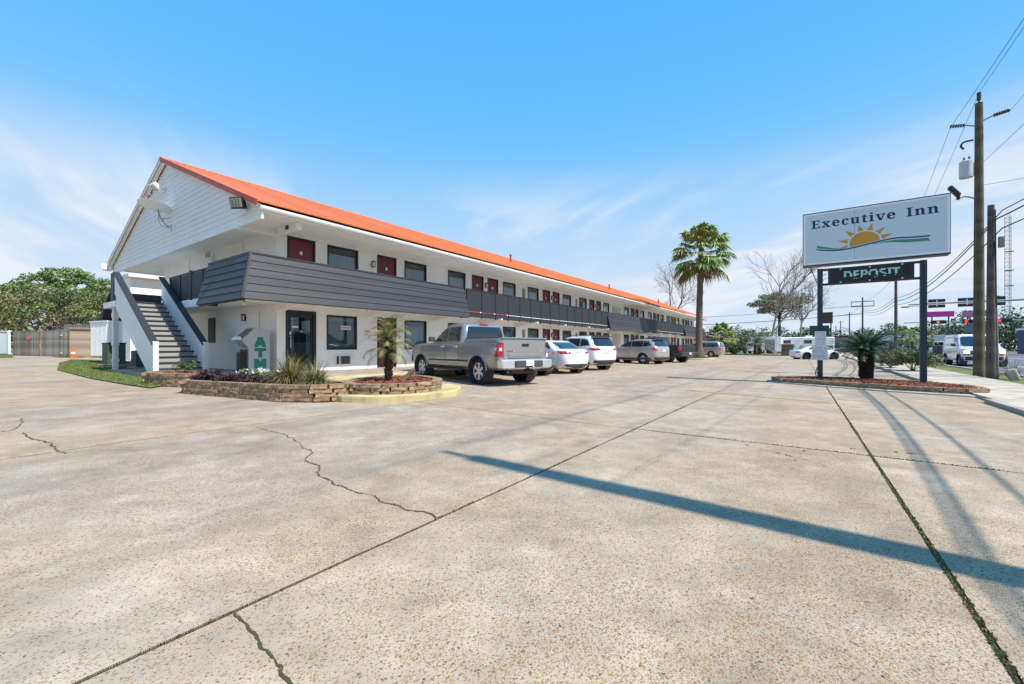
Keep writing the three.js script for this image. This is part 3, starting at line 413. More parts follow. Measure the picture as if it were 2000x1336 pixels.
railing(-15.3, -32.15, 15); railing(-41.9, -56.35, 12);
{ const r = bp('balcony_railing'); for (let i = 0; i <= 4; i++) bm('post', rbox(0.06, 1.15, 0.06, -16.85 - i * 1.12, 3.42, -5.99, 0.006), M.black, r); for (let i = 0; i < 4; i++) bm('mesh_panel', span(-16.88 - i * 1.12, -17.94 - i * 1.12, 3.0, 3.95, -6.0, -5.98), M.panel, r); bm('top_rail', rbox(4.56, 0.05, 0.08, -19.1, 4.0, -5.99, 0.008), M.black, r); }
// bulbs and cameras under the gallery corner, floodlights
bm('gallery_bulb', [new THREE.SphereGeometry(0.055, 12, 8).translate(-13.75, 2.5, -5.62), cyl(0.04, 0.03, 0.08, -13.75, 2.54, -5.62, 10)], M.clearLens);
// walkway
const walk = mesh('walkway', (() => { const s = prism([[0, -0.2], [3.0, -0.2], [3.0, 0.24], [2.94, 0.27], [0, 0.329]], 63.6); return metreUV(s.translate(WX, 0, ZB - 0.2)); })(), M.walk); structure(walk, 'raised concrete walkway along the front of the motel', 'walkway');
structure(mesh('kerb_paint', metreUV(prism([[2.6, 0.279], [2.942, 0.272], [3.004, 0.243], [3.004, 0.06], [3.008, 0.06], [3.008, 0.246], [2.944, 0.276], [2.6, 0.283]], 12).translate(WX, 0, -17)), M.yellowKerb), 'pale yellow paint on the walkway kerb', 'kerb');
structure(mesh('entrance_slab', metreUV(merge([span(-15.001, -22.5, -0.1, 0.325, -4.3, ZA + 0.001), span(-12.9, -15, -0.1, 0.322, -4.9, -4.802)])), M.walk), 'concrete slab under the staircase and cash machine', 'slab');
// ---------- outside staircase at the gable end ----------
const stairs = thing('staircase', 'white outdoor staircase with dark treads at the gable end', 'staircase', [-17.3, 0.325, -5.15]);
{
  const run = -4.4, rise = 2.65, n = 14, zl = 0.68, zr = -0.7;
  for (let i = 0; i < n; i++) { const t = mesh('tread', shared('tread', () => rbox(0.36, 0.05, 1.26, 0, 0, 0, 0.01)), M.charcoal, stairs); t.position.set(run * (i + 0.5) / n, rise * (i + 1) / n - 0.03, -0.01); const rs = mesh('riser', shared('riser', () => metreUV(box(0.02, 0.14, 1.24))), std({ map: paintTex, color: rgb(0.4, 0.4, 0.4), roughness: 0.8 }), stairs); rs.position.set(run * (i + 0.5) / n + 0.14, rise * (i + 1) / n - 0.125, -0.01); }
  const strip = (z, t, v0, v1, s0 = 0, s1 = 1.02) => metreUV(prism([[run * s0, rise * s0 + v0], [run * s0, rise * s0 + v1], [run * s1, rise * s1 + v1], [run * s1, rise * s1 + v0]], t).translate(0, 0, z));
  for (const [z, nm] of [[zl, 'side_wall'], [zr, 'side_wall']]) {
    const w = part(nm, stairs), nb = 6;
    for (let k = 0; k < nb; k++) mesh('board', strip(z, 0.03, 0.22 + k * 0.128, 0.22 + k * 0.128 + 0.122), M.trim, w);
    mesh('stringer', strip(z, 0.05, -0.36, 0.1, 0.02, 1.02), M.trim, w);
    mesh('core', strip(z + 0.032, 0.02, 0.23, 0.98, 0.02, 1.01), M.trim, w);
    if (z === zl) { for (let i = 0; i < 8; i++) mesh('spacer_block', strip(z, 0.05, 0.102, 0.218, 0.08 + i * 0.115, 0.15 + i * 0.115), M.trim, w); for (let k = 0; k < 6; k++) mesh('board', strip(z + 0.055, 0.03, 0.2 + k * 0.131, 0.2 + k * 0.131 + 0.126), M.trim, w); }
    else for (let i = 0; i < 10; i++) mesh('spacer_block', strip(z, 0.05, 0.102, 0.218, 0.05 + i * 0.09, 0.08 + i * 0.09), M.trim, w);
    mesh('handrail_cap', strip(z - 0.06, 0.2, 1.0, 1.05, -0.02, 1.02), M.charcoal, w);
  }
  for (const z of [zl + 0.03, zr + 0.03]) mesh('newel_post', rbox(0.15, 1.05, 0.15, 0.06, 0.53, z, 0.012), M.trim, stairs);
  mesh('landing', metreUV(span(run + 0.02, run - 1.7, rise - 0.22, rise - 0.004, zl + 0.1, zr - 0.1)), M.white, stairs); mesh('landing_edge', rbox(0.05, 0.24, 1.3, run + 0.05, rise - 0.12, 0, 0.01), M.charcoal, stairs);
  mesh('end_panel', metreUV(span(run - 0.42, run - 0.85, rise - 0.2, rise + 1.12, zl, zl + 0.05)), M.charcoal, stairs);
  for (const [x, z] of [[run - 0.9, zl - 0.1], [run - 0.9, zr + 0.1]]) { mesh('support_post', rbox(0.16, rise - 0.22 + (x > run ? -0.6 : 0), 0.16, x, (rise - 0.22 + (x > run ? -0.6 : 0)) / 2, z, 0.012), M.trim, stairs); for (const y of [0.35, 1.0, 1.75]) mesh('post_band', rbox(0.2, 0.13, 0.2, x, y, z, 0.012), M.trim, stairs); }
}
// ---------- cash machine ----------
{
  const a = thing('cash_machine', 'silver cash machine kiosk lettered ATM in green against the white wall', 'cash machine', [-15.28, 0.325, -6.5], Math.PI / 2), steel = std({ color: rgb(0.5, 0.51, 0.54), metalness: 0.7, roughness: 0.38, map: paintTex });
  const pts = [[0.42, 0], [0.42, 1.44], [0.05, 1.52], [-0.06, 1.52], [-0.46, 1.12], [-0.3, 0.92], [-0.24, 0.86], [-0.24, 0]];
  mesh('body', metreUV(prism(pts, 0.56, 0.012).translate(0, 0, -0.28)), steel, a);
  mesh('side_panel', metreUV(prism(pts.map(([x, y]) => [x * 0.97 + 0.005, y * 0.985 + 0.012]), 0.02, 0.006).translate(0, 0, 0.281)), std({ color: rgb(0.5, 0.52, 0.56), metalness: 0.3, roughness: 0.45, map: paintTex }), a);
  mesh('sloped_screen', plank([-0.42, 1.17, 0], [-0.1, 1.49, 0], 0.4, 0.46).scale(1, 1, 1).translate(0.13, -0.145, 0), M.darkGlass, a);
  mesh('canopy_tip', prism([[-0.56, 1.11], [-0.43, 1.11], [-0.46, 1.22]], 0.5).translate(0, 0, -0.25), M.whitePaint, a);
  mesh('keypad_recess', plank([-0.25, 0.89, 0], [-0.42, 1.09, 0], 0.02, 0.44), M.plastic, a);
  mesh('cash_tray', rbox(0.1, 0.12, 0.36, -0.27, 0.74, 0, 0.02), M.plastic, a); mesh('bin', rbox(0.14, 0.7, 0.3, -0.36, 0.36, 0, 0.02), M.black, a);
  const green = std({ color: rgb(0.0, 0.2, 0.12), roughness: 0.5 }), L = { A: [[[-0.15, 0], [-0.06, 0.31], [0.06, 0.31], [0.15, 0], [0.06, 0], [0.045, 0.05], [-0.045, 0.05], [-0.06, 0]]], T: [[[-0.045, 0], [-0.045, 0.2], [-0.14, 0.2], [-0.14, 0.3], [0.14, 0.3], [0.14, 0.2], [0.045, 0.2], [0.045, 0]]], M: [[[-0.15, 0], [-0.15, 0.29], [-0.045, 0.29], [0, 0.17], [0.045, 0.29], [0.15, 0.29], [0.15, 0], [0.06, 0], [0.06, 0.13], [0.03, 0.04], [-0.03, 0.04], [-0.06, 0.13], [-0.06, 0]]] };
  for (const [c, y] of [['A', 0.88], ['T', 0.53], ['M', 0.18]]) mesh('letter', prism(L[c][0].map(([p, q]) => [p * 1.25, q * 1.05]), 0.012).translate(0.11, y, 0.3), green, a).userData.label = `green letter ${c}`;
}
// ---------- things fixed to the gable ----------
{
  const d = thing('satellite_dish', 'pale satellite dish on a bent arm fixed to the gable siding', 'satellite dish', [-21.05, 5.98, -5.91]);
  const prof = [...Array(9)].map((_, i) => new THREE.Vector2(0.53 * i / 8 + 0.001, 0.11 * (i / 8) ** 2)), dish = new THREE.LatheGeometry(prof, 28), back = new THREE.LatheGeometry(prof.map((p) => new THREE.Vector2(p.x, p.y - 0.012)), 28);
  mesh('dish', merge([dish, back]).rotateX(-0.2).rotateZ(0.12).translate(-0.12, 0.68, 0.5), std({ color: rgb(0.8, 0.82, 0.8), roughness: 0.5, side: THREE.DoubleSide }), d);
  mesh('mast', [tube([[0, 0.02, 0.02], [0, 0.1, 0.16], [-0.08, 0.35, 0.3], [-0.12, 0.78, 0.4]], 0.024, 20, 8), bar([0, 0.4, 0.02], [-0.06, 0.3, 0.28], 0.014)], M.galv, d); mesh('wall_plate', rbox(0.12, 0.28, 0.04, 0, 0, 0.03, 0.01), M.whitePaint, d);
  mesh('feed_arm', [bar([-0.13, 0.72, 0.45], [-0.32, 1.2, 0.62], 0.016), rbox(0.24, 0.07, 0.08, -0.32, 1.22, 0.62, 0.02)], M.galv, d); mesh('cable', tube([[-0.1, 0.5, 0.36], [-0.3, 0.3, 0.3], [-0.45, 0.15, 0.2], [-0.2, 0.05, 0.12], [0, 0.0, 0.06]], 0.009, 30, 5), M.wire, d);
  function flood(pos, turn, label, pale, tilt = 0.5) { const f = thing('floodlight', label, 'floodlight', pos, turn, 'floodlights on the motel gable'); mesh('bracket', [rbox(0.14, 0.14, 0.06, 0, 0, 0.04, 0.01), bar([0, 0.02, 0.05], [0, 0.1, 0.26], 0.022)], M.whitePaint, f); const h = part('head', f); h.position.set(0, 0.06, 0.3); h.rotation.x = tilt; mesh('housing', [rbox(0.44, 0.34, 0.16, 0, 0, 0, 0.03)], pale ? M.whitePaint : M.black, h); mesh('lens', rbox(0.36, 0.26, 0.02, 0, 0, 0.085, 0.008), pale ? M.clearLens : std({ color: rgb(0.36, 0.34, 0.27), roughness: 0.25 }), h); for (let i = 0; i < 3; i++) mesh('guard_bar', rbox(0.014, 0.27, 0.014, -0.1 + i * 0.1, 0, 0.1, 0.004), M.plastic, h); return f; }
  flood([-14.35, 5.5, -5.9], 0.5, 'black square floodlight low on the gable near the eave', false, 0.25);
  flood([-21.7, 7.6, -5.9], 0.1, 'white floodlight above the satellite dish on the gable', true, 0.9);
  flood([-29.55, 5.25, -5.85], -0.9, 'white twin floodlight at the far eave corner of the gable', true, 0.3);
}
// cameras / rain barrel boxes behind the stairs
{
  const c = thing('utility_cabinet', 'dark green utility cabinet standing on the lawn beyond the stairs', 'cabinet', [-27.2, groundY(-27.2) + 0.03, -5.45]); mesh('body', rbox(0.75, 1.05, 0.7, 0, 0.53, 0, 0.03), std({ color: rgb(0.01, 0.05, 0.035), roughness: 0.5 }), c); mesh('side_cover', rbox(0.02, 0.98, 0.62, 0.385, 0.52, 0, 0.008), std({ color: rgb(0.06, 0.08, 0.06), roughness: 0.6 }), c); mesh('lid', rbox(0.8, 0.05, 0.75, 0, 1.07, 0, 0.02), std({ color: rgb(0.02, 0.06, 0.045), roughness: 0.5 }), c); mesh('pad', metreUV(rbox(1.0, 0.1, 0.95, 0, 0.02, 0, 0.01)), M.concrete, c);
  const k = thing('condenser_unit', 'grey air conditioning condenser under the staircase', 'air conditioner', [-24.3, groundY(-24.3) + 0.03, -5.9]); mesh('housing', rbox(0.8, 0.72, 0.8, 0, 0.4, 0, 0.03), M.plastic, k); for (let i = 0; i < 9; i++) mesh('louvre', rbox(0.02, 0.02, 0.7, 0.402, 0.14 + i * 0.065, 0, 0.006), M.galv, k); mesh('fan_guard', cyl(0.34, 0.34, 0.03, 0, 0.76, 0, 20), M.galv, k); mesh('pad', metreUV(rbox(1.0, 0.08, 1.0, 0, 0.02, 0, 0.01)), M.concrete, k);
}

{ const t = canvasTex(128, 128, (c, W, H) => { c.fillStyle = '#e6e3e0'; c.fillRect(0, 0, W, H); c.fillStyle = '#5a2230'; const r = rng(6); for (const y of [22, 74]) for (let x = 18; x < 104; x += 20) c.fillRect(x, y, 8 + r() * 8, 26 + r() * 6); });
  const n = thing('wall_notice', 'small white notice with dark red print on the wall behind the young palm', 'notice', [WX + 0.012, 1.6, -10.75]); mesh('plate', rbox(0.012, 0.34, 0.32, 0, 0.17, 0, 0.003), M.whitePaint, n); mesh('print', new THREE.PlaneGeometry(0.3, 0.32).rotateY(Math.PI / 2).translate(0.0075, 0.17, 0), std({ map: t, roughness: 0.6 }), n); }
// ---------- vehicles: bodies are stacks of rounded plan outlines, +x forward, origin on the ground under the rear axle ----------
const evaluator = new Evaluator(); evaluator.useGroups = false; evaluator.attributes = ['position', 'normal', 'uv'];
function stackAt(st, y) { let i = 0; while (i < st.length - 2 && y > st[i + 1][0]) i++; const a = st[i], b = st[i + 1], t = clamp((y - a[0]) / (b[0] - a[0])); return [1, 2, 3, 4].map((k) => lerp(a[k], b[k], t)); }   // xf, xr, half width, exponent
function stackGeo(st, K = 88, crease = 0.62, sub = 3) {
  const rows = []; for (let i = 0; i < st.length - 1; i++) for (let s = 0; s < sub; s++) rows.push(lerp(st[i][0], st[i + 1][0], s / sub)); rows.push(st[st.length - 1][0]);
  const p = [], idx = []; for (const y of rows) { const [xf, xr, w, n] = stackAt(st, y), a = (xf - xr) / 2, c = (xf + xr) / 2; for (let k = 0; k < K; k++) { const th = k / K * Math.PI * 2, co = Math.cos(th), si = Math.sin(th); p.push(c + a * Math.sign(co) * Math.abs(co) ** (2 / n), y, w * Math.sign(si) * Math.abs(si) ** (2 / n)); } }
  for (let r = 0; r < rows.length - 1; r++) for (let k = 0; k < K; k++) { const o = r * K + k, q = r * K + (k + 1) % K; idx.push(o, o + K, q, q, o + K, q + K); }
  const bot = p.length / 3, [xf0, xr0] = stackAt(st, rows[0]), [xf1, xr1] = stackAt(st, rows[rows.length - 1]); p.push((xf0 + xr0) / 2, rows[0], 0, (xf1 + xr1) / 2, rows[rows.length - 1] + 0.004, 0);
  const top = (rows.length - 1) * K; for (let k = 0; k < K; k++) { idx.push(bot, k, (k + 1) % K); idx.push(bot + 1, top + (k + 1) % K, top + k); }
  let g = new THREE.BufferGeometry(); g.setAttribute('position', new THREE.Float32BufferAttribute(p, 3)); g.setIndex(idx); g = toCreasedNormals(g, crease); g.setAttribute('uv', new THREE.BufferAttribute(new Float32Array(g.attributes.position.count * 2), 2)); return g;
}
const sideZ = (st, x, y) => { const [xf, xr, w, n] = stackAt(st, y), u = clamp(Math.abs((x - (xf + xr) / 2) / ((xf - xr) / 2)), 0, 0.999); return w * (1 - u ** n) ** (1 / n); };
const endX = (st, z, y, front) => { const [xf, xr, w, n] = stackAt(st, y), u = clamp(Math.abs(z / w), 0, 0.999), a = (xf - xr) / 2 * (1 - u ** n) ** (1 / n); return (xf + xr) / 2 + (front ? a : -a); };
function patch(fn, c, nu = 10, nv = 8, thick = 0.02) {       // c: four corners in surface coordinates; fn(u, v, off) -> point
  const P = (i, j, o) => { const s = i / nu, t = j / nv; return fn(lerp(lerp(c[0][0], c[1][0], s), lerp(c[3][0], c[2][0], s), t), lerp(lerp(c[0][1], c[1][1], s), lerp(c[3][1], c[2][1], s), t), o); };
  const p = [], idx = [], W = nu + 3; for (let j = -1; j <= nv + 1; j++) for (let i = -1; i <= nu + 1; i++) p.push(...P(clamp(i, 0, nu), clamp(j, 0, nv), i < 0 || j < 0 || i > nu || j > nv ? -thick : 0));
  for (let j = 0; j < nv + 2; j++) for (let i = 0; i < nu + 2; i++) { const o = j * W + i; idx.push(o, o + 1, o + W, o + 1, o + W + 1, o + W); }
  let g = new THREE.BufferGeometry(); g.setAttribute('position', new THREE.Float32BufferAttribute(p, 3)); g.setIndex(idx); return toCreasedNormals(g, 0.7);
}
const sideP = (st, s, c, off, nu, nv, th) => { const g = patch((x, y, o) => [x, y, s * (sideZ(st, x, y) + off + o)], c, nu, nv, th); return g; };
const endP = (st, front, c, off, nu, nv, th) => patch((z, y, o) => [endX(st, z, y, front) + (front ? 1 : -1) * (off + o), y, z], c, nu, nv, th);
function wheelGeos(R, rimR, w, spokes, style) {
  const s = 0.035, prof = [[rimR - 0.01, -w / 2 + 0.01], [rimR + 0.02, -w / 2], [R - s, -w / 2 + 0.012], [R - 0.008, -w / 2 + s], [R, -w / 4], [R, w / 4], [R - 0.008, w / 2 - s], [R - s, w / 2 - 0.012], [rimR + 0.02, w / 2], [rimR - 0.01, w / 2 - 0.01]].map((p) => new THREE.Vector2(...p));
  const tyre = new THREE.LatheGeometry(prof, 40).rotateX(Math.PI / 2);
  const bar1 = [[rimR, w / 2 - 0.012], [rimR - 0.02, w / 2 - 0.008], [rimR - 0.035, w / 2 - 0.03], [rimR - 0.04, -w / 2 + 0.03], [rimR - 0.001, -w / 2 + 0.012]].map((p) => new THREE.Vector2(...p));
  const rim = [new THREE.LatheGeometry(bar1, 40).rotateX(Math.PI / 2), cyl(0.075, 0.06, 0.05, 0, 0, 0, 16).rotateX(Math.PI / 2).translate(0, 0, w / 2 - 0.075)];
  for (let k = 0; k < spokes; k++) { const a = k / spokes * Math.PI * 2, l = style === 'split' ? [-0.1, 0.1] : [0]; for (const o of l) { const g = prism([[-0.034, 0.04], [0.034, 0.04], [style === 'wide' ? 0.05 : 0.026, rimR - 0.025], [style === 'wide' ? -0.05 : -0.026, rimR - 0.025]], 0.03, 0.006).rotateZ(a + o); rim.push(g.translate(0, 0, w / 2 - 0.055)); } }
  const disc = cyl(rimR - 0.038, rimR - 0.038, 0.02, 0, 0, 0, 28).rotateX(Math.PI / 2).translate(0, 0, w / 2 - 0.13);
  return { tyre, rim: merge(rim), disc };
}
function vehicle(sp) {
  const o = thing(sp.name, sp.label, sp.category, [sp.at[0], groundY(sp.at[0]) + (sp.dy || 0), sp.at[1]], Math.atan2(-sp.head[1], sp.head[0]), sp.group), { low, top: up, wb } = sp, ar = sp.R + 0.055;
  let body = stackGeo(low, 96, 0.6, 3);
  { let b = new Brush(body); b.updateMatrixWorld(); for (const [x, s] of [[0, 1], [0, -1], [wb, 1], [wb, -1]]) { const c = new Brush(new THREE.CylinderGeometry(ar, ar, 0.9, 30).rotateX(Math.PI / 2).translate(x, sp.R + 0.02, s * (sp.tw + 0.24))); c.updateMatrixWorld(); b = evaluator.evaluate(b, c, SUBTRACTION); } body = b.geometry; }
  mesh('body', body, sp.paint, o);
  const liner = shared('liner' + ar.toFixed(3), () => new THREE.CylinderGeometry(ar - 0.006, ar - 0.006, 0.36, 30, 1, true).rotateX(Math.PI / 2));
  for (const [x, s] of [[0, 1], [0, -1], [wb, 1], [wb, -1]]) {
    const l = mesh('wheel_arch', liner, M.plastic, o); l.position.set(x, sp.R + 0.02, s * (sp.tw - 0.1));
    const wk = 'wh' + [sp.R, sp.rimR, sp.spokes, sp.style].join(), g = shared(wk, () => wheelGeos(sp.R, sp.rimR, sp.tyreW || 0.24, sp.spokes || 5, sp.style)), w = part('wheel', o); w.position.set(x, sp.R, s * (sp.tw - (sp.tyreW || 0.24) / 2)); if (s < 0) w.rotation.y = Math.PI;
    mesh('tyre', g.tyre, M.tyre, w); mesh('rim', g.rim, sp.rimMat || M.rim, w); mesh('hub_disc', g.disc, M.rimDark, w);
  }
  if (up) mesh('cabin', stackGeo(up, 88, 0.55, 3), sp.paint, o);
  const G = part('glazing', o); for (const c of sp.sideGlass || []) for (const s of [1, -1]) mesh('side_window', sideP(up, s, c, 0.005), M.carGlass, G);
  if (sp.rearGlass) mesh('rear_window', endP(up, false, sp.rearGlass, 0.006, 14, 8), M.carGlass, G);
  if (sp.windscreen) mesh('windscreen', endP(up, true, sp.windscreen, 0.006, 14, 8), M.carGlass, G);
  for (const c of sp.doors || []) for (const s of [1, -1]) { const d = part('door', o); mesh('seam', sideP(low, s, c, 0.0015, 12, 10, 0.004), M.plastic, d); const q = 0.012; mesh('skin', sideP(low, s, [[c[0][0] + q, c[0][1] + q], [c[1][0] - q, c[1][1] + q], [c[2][0] - q, c[2][1]], [c[3][0] + q, c[3][1]]], 0.004, 12, 10, 0.004), sp.paint, d); const hx = c[0][0] + 0.12, hy = c[2][1] - 0.12; mesh('handle', rbox(0.2, 0.035, 0.04, hx + 0.06, hy, s * (sideZ(low, hx, hy) + 0.02), 0.012), sp.handleMat || sp.paint, d); }
  if (sp.mirror) for (const s of [1, -1]) { const [x, y, z] = sp.mirror; mesh('mirror', [rbox(0.12, 0.17, 0.22, x, y, s * (z + 0.14), 0.04), bar([x, y - 0.05, s * (z - 0.02)], [x, y - 0.04, s * (z + 0.1)], 0.025)], sp.mirrorMat || sp.paint, o); }
  for (const c of sp.tail || []) for (const s of [1, -1]) { const t = part('tail_light', o); mesh('rear_lens', endP(sp.tailUp ? up : low, false, (s > 0 ? c.rear : c.rear.map(([z, y]) => [-z, y]).reverse()), 0.012, 8, 6), M.redLens, t); if (c.side) mesh('side_lens', sideP(sp.tailUp ? up : low, s, c.side, 0.012, 6, 6), M.redLens, t); if (c.inner) mesh('clear_lens', endP(low, false, s > 0 ? c.inner : c.inner.map(([z, y]) => [-z, y]).reverse(), 0.016, 4, 4), M.clearLens, t); }
  if (sp.bumper) mesh('rear_bumper', stackGeo(sp.bumper.st, 80, 0.6, 2), sp.bumper.mat, o);
  if (sp.clad) for (const c of sp.clad) for (const s of [1, -1]) mesh('sill_cladding', sideP(low, s, c, 0.012, 12, 4), M.plastic, o);
  if (sp.plate) { const [y, off, st] = sp.plate, x = endX(st || low, 0, y, false) - (off || 0.012); mesh('licence_plate', rbox(0.012, 0.155, 0.305, x, y, 0, 0.004), std({ color: rgb(0.72, 0.72, 0.68), roughness: 0.4 }), o); }
  if (sp.head2) for (const s of [1, -1]) mesh('headlight', endP(low, true, s > 0 ? sp.head2 : sp.head2.map(([z, y]) => [-z, y]).reverse(), 0.01, 6, 4), M.clearLens, o);
  if (sp.extra) sp.extra(o, sp);
  return o;
}
const HEAD = [-0.937, -0.35], silver = paint(0.31, 0.3, 0.29, 0.4, 0.28), whiteP = paint(0.84, 0.84, 0.84, 0, 0.3), silver2 = paint(0.44, 0.425, 0.41, 0.35, 0.32), black = paint(0.012, 0.014, 0.017), tan = paint(0.4, 0.36, 0.32, 0.6, 0.35), blueGrey = paint(0.2, 0.23, 0.27, 0.6, 0.3);
const truckLow = [[0.46, 4.3, -0.95, 0.88, 10], [0.54, 4.55, -1.05, 0.975, 12], [0.7, 4.62, -1.07, 1.0, 13], [0.98, 4.64, -1.07, 1.015, 14], [1.12, 4.6, -1.07, 1.0, 14], [1.2, 4.5, -1.07, 0.985, 14], [1.26, 4.1, -1.07, 0.965, 14], [1.3, 3.1, -1.07, 0.94, 14]];
const truckTop = [[1.27, 3.12, 0.93, 0.94, 10], [1.34, 3.0, 0.93, 0.93, 10], [1.62, 2.58, 0.96, 0.865, 9], [1.84, 2.2, 1.03, 0.795, 8], [1.91, 1.98, 1.12, 0.74, 7], [1.94, 1.7, 1.3, 0.62, 6]];
vehicle({ name: 'pickup_truck', label: 'silver crew cab pickup truck parked beside the round palm planter', category: 'pickup truck', at: [-8.1, -10.85], head: [-0.963, -0.268], low: truckLow, top: truckTop, wb: 3.7, R: 0.405, rimR: 0.27, tw: 0.965, tyreW: 0.275, spokes: 6, style: 'split', paint: silver, handleMat: M.chrome,
  sideGlass: [[[1.12, 1.345], [1.86, 1.345], [1.86, 1.815], [1.2, 1.815]], [[1.92, 1.345], [2.9, 1.345], [2.3, 1.79], [1.92, 1.815]]], rearGlass: [[-0.78, 1.36], [0.78, 1.36], [0.66, 1.82], [-0.66, 1.82]], windscreen: [[0.84, 1.34], [-0.84, 1.34], [-0.7, 1.82], [0.7, 1.82]],
  doors: [[[1.08, 0.6], [1.9, 0.6], [1.9, 1.28], [1.08, 1.28]], [[1.92, 0.6], [3.0, 0.6], [3.0, 1.28], [1.92, 1.28]]], mirror: [2.72, 1.42, 0.93], mirrorMat: M.plastic,
  bumper: { st: [[0.5, -0.95, -1.2, 0.9, 8], [0.54, -0.95, -1.25, 0.97, 8], [0.74, -0.95, -1.25, 0.99, 8], [0.77, -0.95, -1.22, 0.97, 8]], mat: M.chrome },
  tail: [{ rear: [[0.84, 0.86], [0.985, 0.86], [0.96, 1.28], [0.82, 1.28]], side: [[-1.02, 0.86], [-0.93, 0.9], [-0.93, 1.22], [-1.02, 1.28]], inner: [[0.86, 1.03], [0.975, 1.03], [0.97, 1.12], [0.86, 1.12]] }],
  clad: [[[0.52, 0.68], [3.1, 0.68], [3.1, 0.74], [0.52, 0.74]]],
  extra: (o) => {
    const bed = part('cargo_bed', o); mesh('bed_rail', stackGeo([[1.27, 0.92, -1.07, 0.955, 16], [1.38, 0.92, -1.07, 0.935, 16], [1.4, 0.91, -1.06, 0.92, 16]], 72, 0.6, 1), silver, bed); mesh('bed_cover', rbox(1.86, 0.03, 1.74, -0.06, 1.412, 0, 0.01), M.black, bed);
    const tg = part('tailgate', o); mesh('seam', endP(truckLow, false, [[-0.83, 0.8], [0.83, 0.8], [0.82, 1.295], [-0.82, 1.295]], 0.002, 8, 8, 0.004), M.plastic, tg); mesh('skin', endP(truckLow, false, [[-0.815, 0.82], [0.815, 0.82], [0.81, 1.295], [-0.81, 1.295]], 0.014, 8, 8), silver, tg); mesh('lower_crease', rbox(0.03, 0.09, 1.3, -1.09, 0.9, 0, 0.02), silver, tg); mesh('top_spoiler', rbox(0.14, 0.04, 1.76, -1.04, 1.405, 0, 0.015), silver, tg); mesh('handle', rbox(0.03, 0.085, 0.26, -1.088, 1.2, 0, 0.012), M.black, tg);
    for (let i = 0; i < 5; i++) mesh('badge', rbox(0.008, 0.026, 0.045, -1.09, 1.02, -0.44 - i * 0.06, 0.003), i ? std({ color: rgb(0.45, 0.06, 0.05), roughness: 0.4 }) : M.chrome, tg); for (let i = 0; i < 2; i++) mesh('badge', rbox(0.008, 0.03, 0.06, -1.09, 1.02, 0.68 - i * 0.08, 0.003), M.chrome, tg);
    mesh('bumper_step', rbox(0.2, 0.2, 1.06, -1.2, 0.645, 0, 0.03), M.plastic, o); mesh('licence_plate', rbox(0.012, 0.16, 0.31, -1.308, 0.67, 0, 0.004), std({ color: rgb(0.74, 0.74, 0.7), roughness: 0.4 }), o);
    const hit = part('tow_hitch', o); mesh('receiver', [rbox(0.3, 0.08, 0.08, -1.2, 0.47, 0, 0.01), rbox(0.26, 0.06, 0.1, -1.38, 0.46, 0, 0.01)], M.black, hit); mesh('ball', [new THREE.SphereGeometry(0.03, 12, 10).translate(-1.46, 0.55, 0), cyl(0.016, 0.016, 0.06, -1.46, 0.48, 0, 8)], M.chrome, hit); mesh('muffler', [cyl(0.13, 0.13, 0.9, 0, -0.45, 0, 14).rotateX(Math.PI / 2).translate(-0.75, 0.45, 0.1), bar([-0.75, 0.45, -0.4], [-1.2, 0.42, -0.75], 0.045)], M.plastic, hit);
    mesh('chassis', [rbox(5.0, 0.14, 0.9, 1.7, 0.42, 0, 0.02), bar([0, 0.4, -0.8], [0, 0.4, 0.8], 0.06), new THREE.SphereGeometry(0.16, 12, 8).translate(0, 0.4, 0)], M.black, o); for (const s of [1, -1]) { mesh('running_board', rbox(2.1, 0.05, 0.16, 1.95, 0.42, s * 0.98, 0.02), M.plastic, o); mesh('mud_flap', rbox(0.02, 0.3, 0.26, -0.46, 0.4, s * 0.85, 0.004), M.black, o); mesh('wheel_flare', new THREE.TorusGeometry(0.49, 0.028, 8, 24, Math.PI * 0.96).rotateZ(0.06).translate(0, 0.42, s * 1.0), silver, o); mesh('wheel_flare', new THREE.TorusGeometry(0.49, 0.028, 8, 24, Math.PI * 0.96).rotateZ(0.06).translate(3.7, 0.42, s * 1.0), silver, o); }
    mesh('brake_light', rbox(0.04, 0.045, 0.34, 1.06, 1.9, 0, 0.012), M.redLens, o);
  } });
const sedanLow = [[0.2, 3.35, -0.75, 0.74, 5], [0.28, 3.5, -0.9, 0.83, 5], [0.45, 3.58, -0.95, 0.875, 5], [0.65, 3.58, -0.96, 0.89, 5.5], [0.78, 3.45, -0.955, 0.885, 5.5], [0.88, 3.1, -0.93, 0.87, 5.5], [0.96, 2.5, -0.88, 0.84, 5.5], [1.03, 2.1, -0.78, 0.78, 5.5], [1.05, 2.0, -0.7, 0.74, 5.5]];
const sedanTop = [[1.0, 2.3, -0.62, 0.79, 5], [1.1, 2.05, -0.42, 0.755, 5], [1.25, 1.72, -0.12, 0.69, 5], [1.36, 1.42, 0.12, 0.63, 5], [1.41, 1.15, 0.32, 0.57, 4.5], [1.44, 0.85, 0.6, 0.42, 4]];
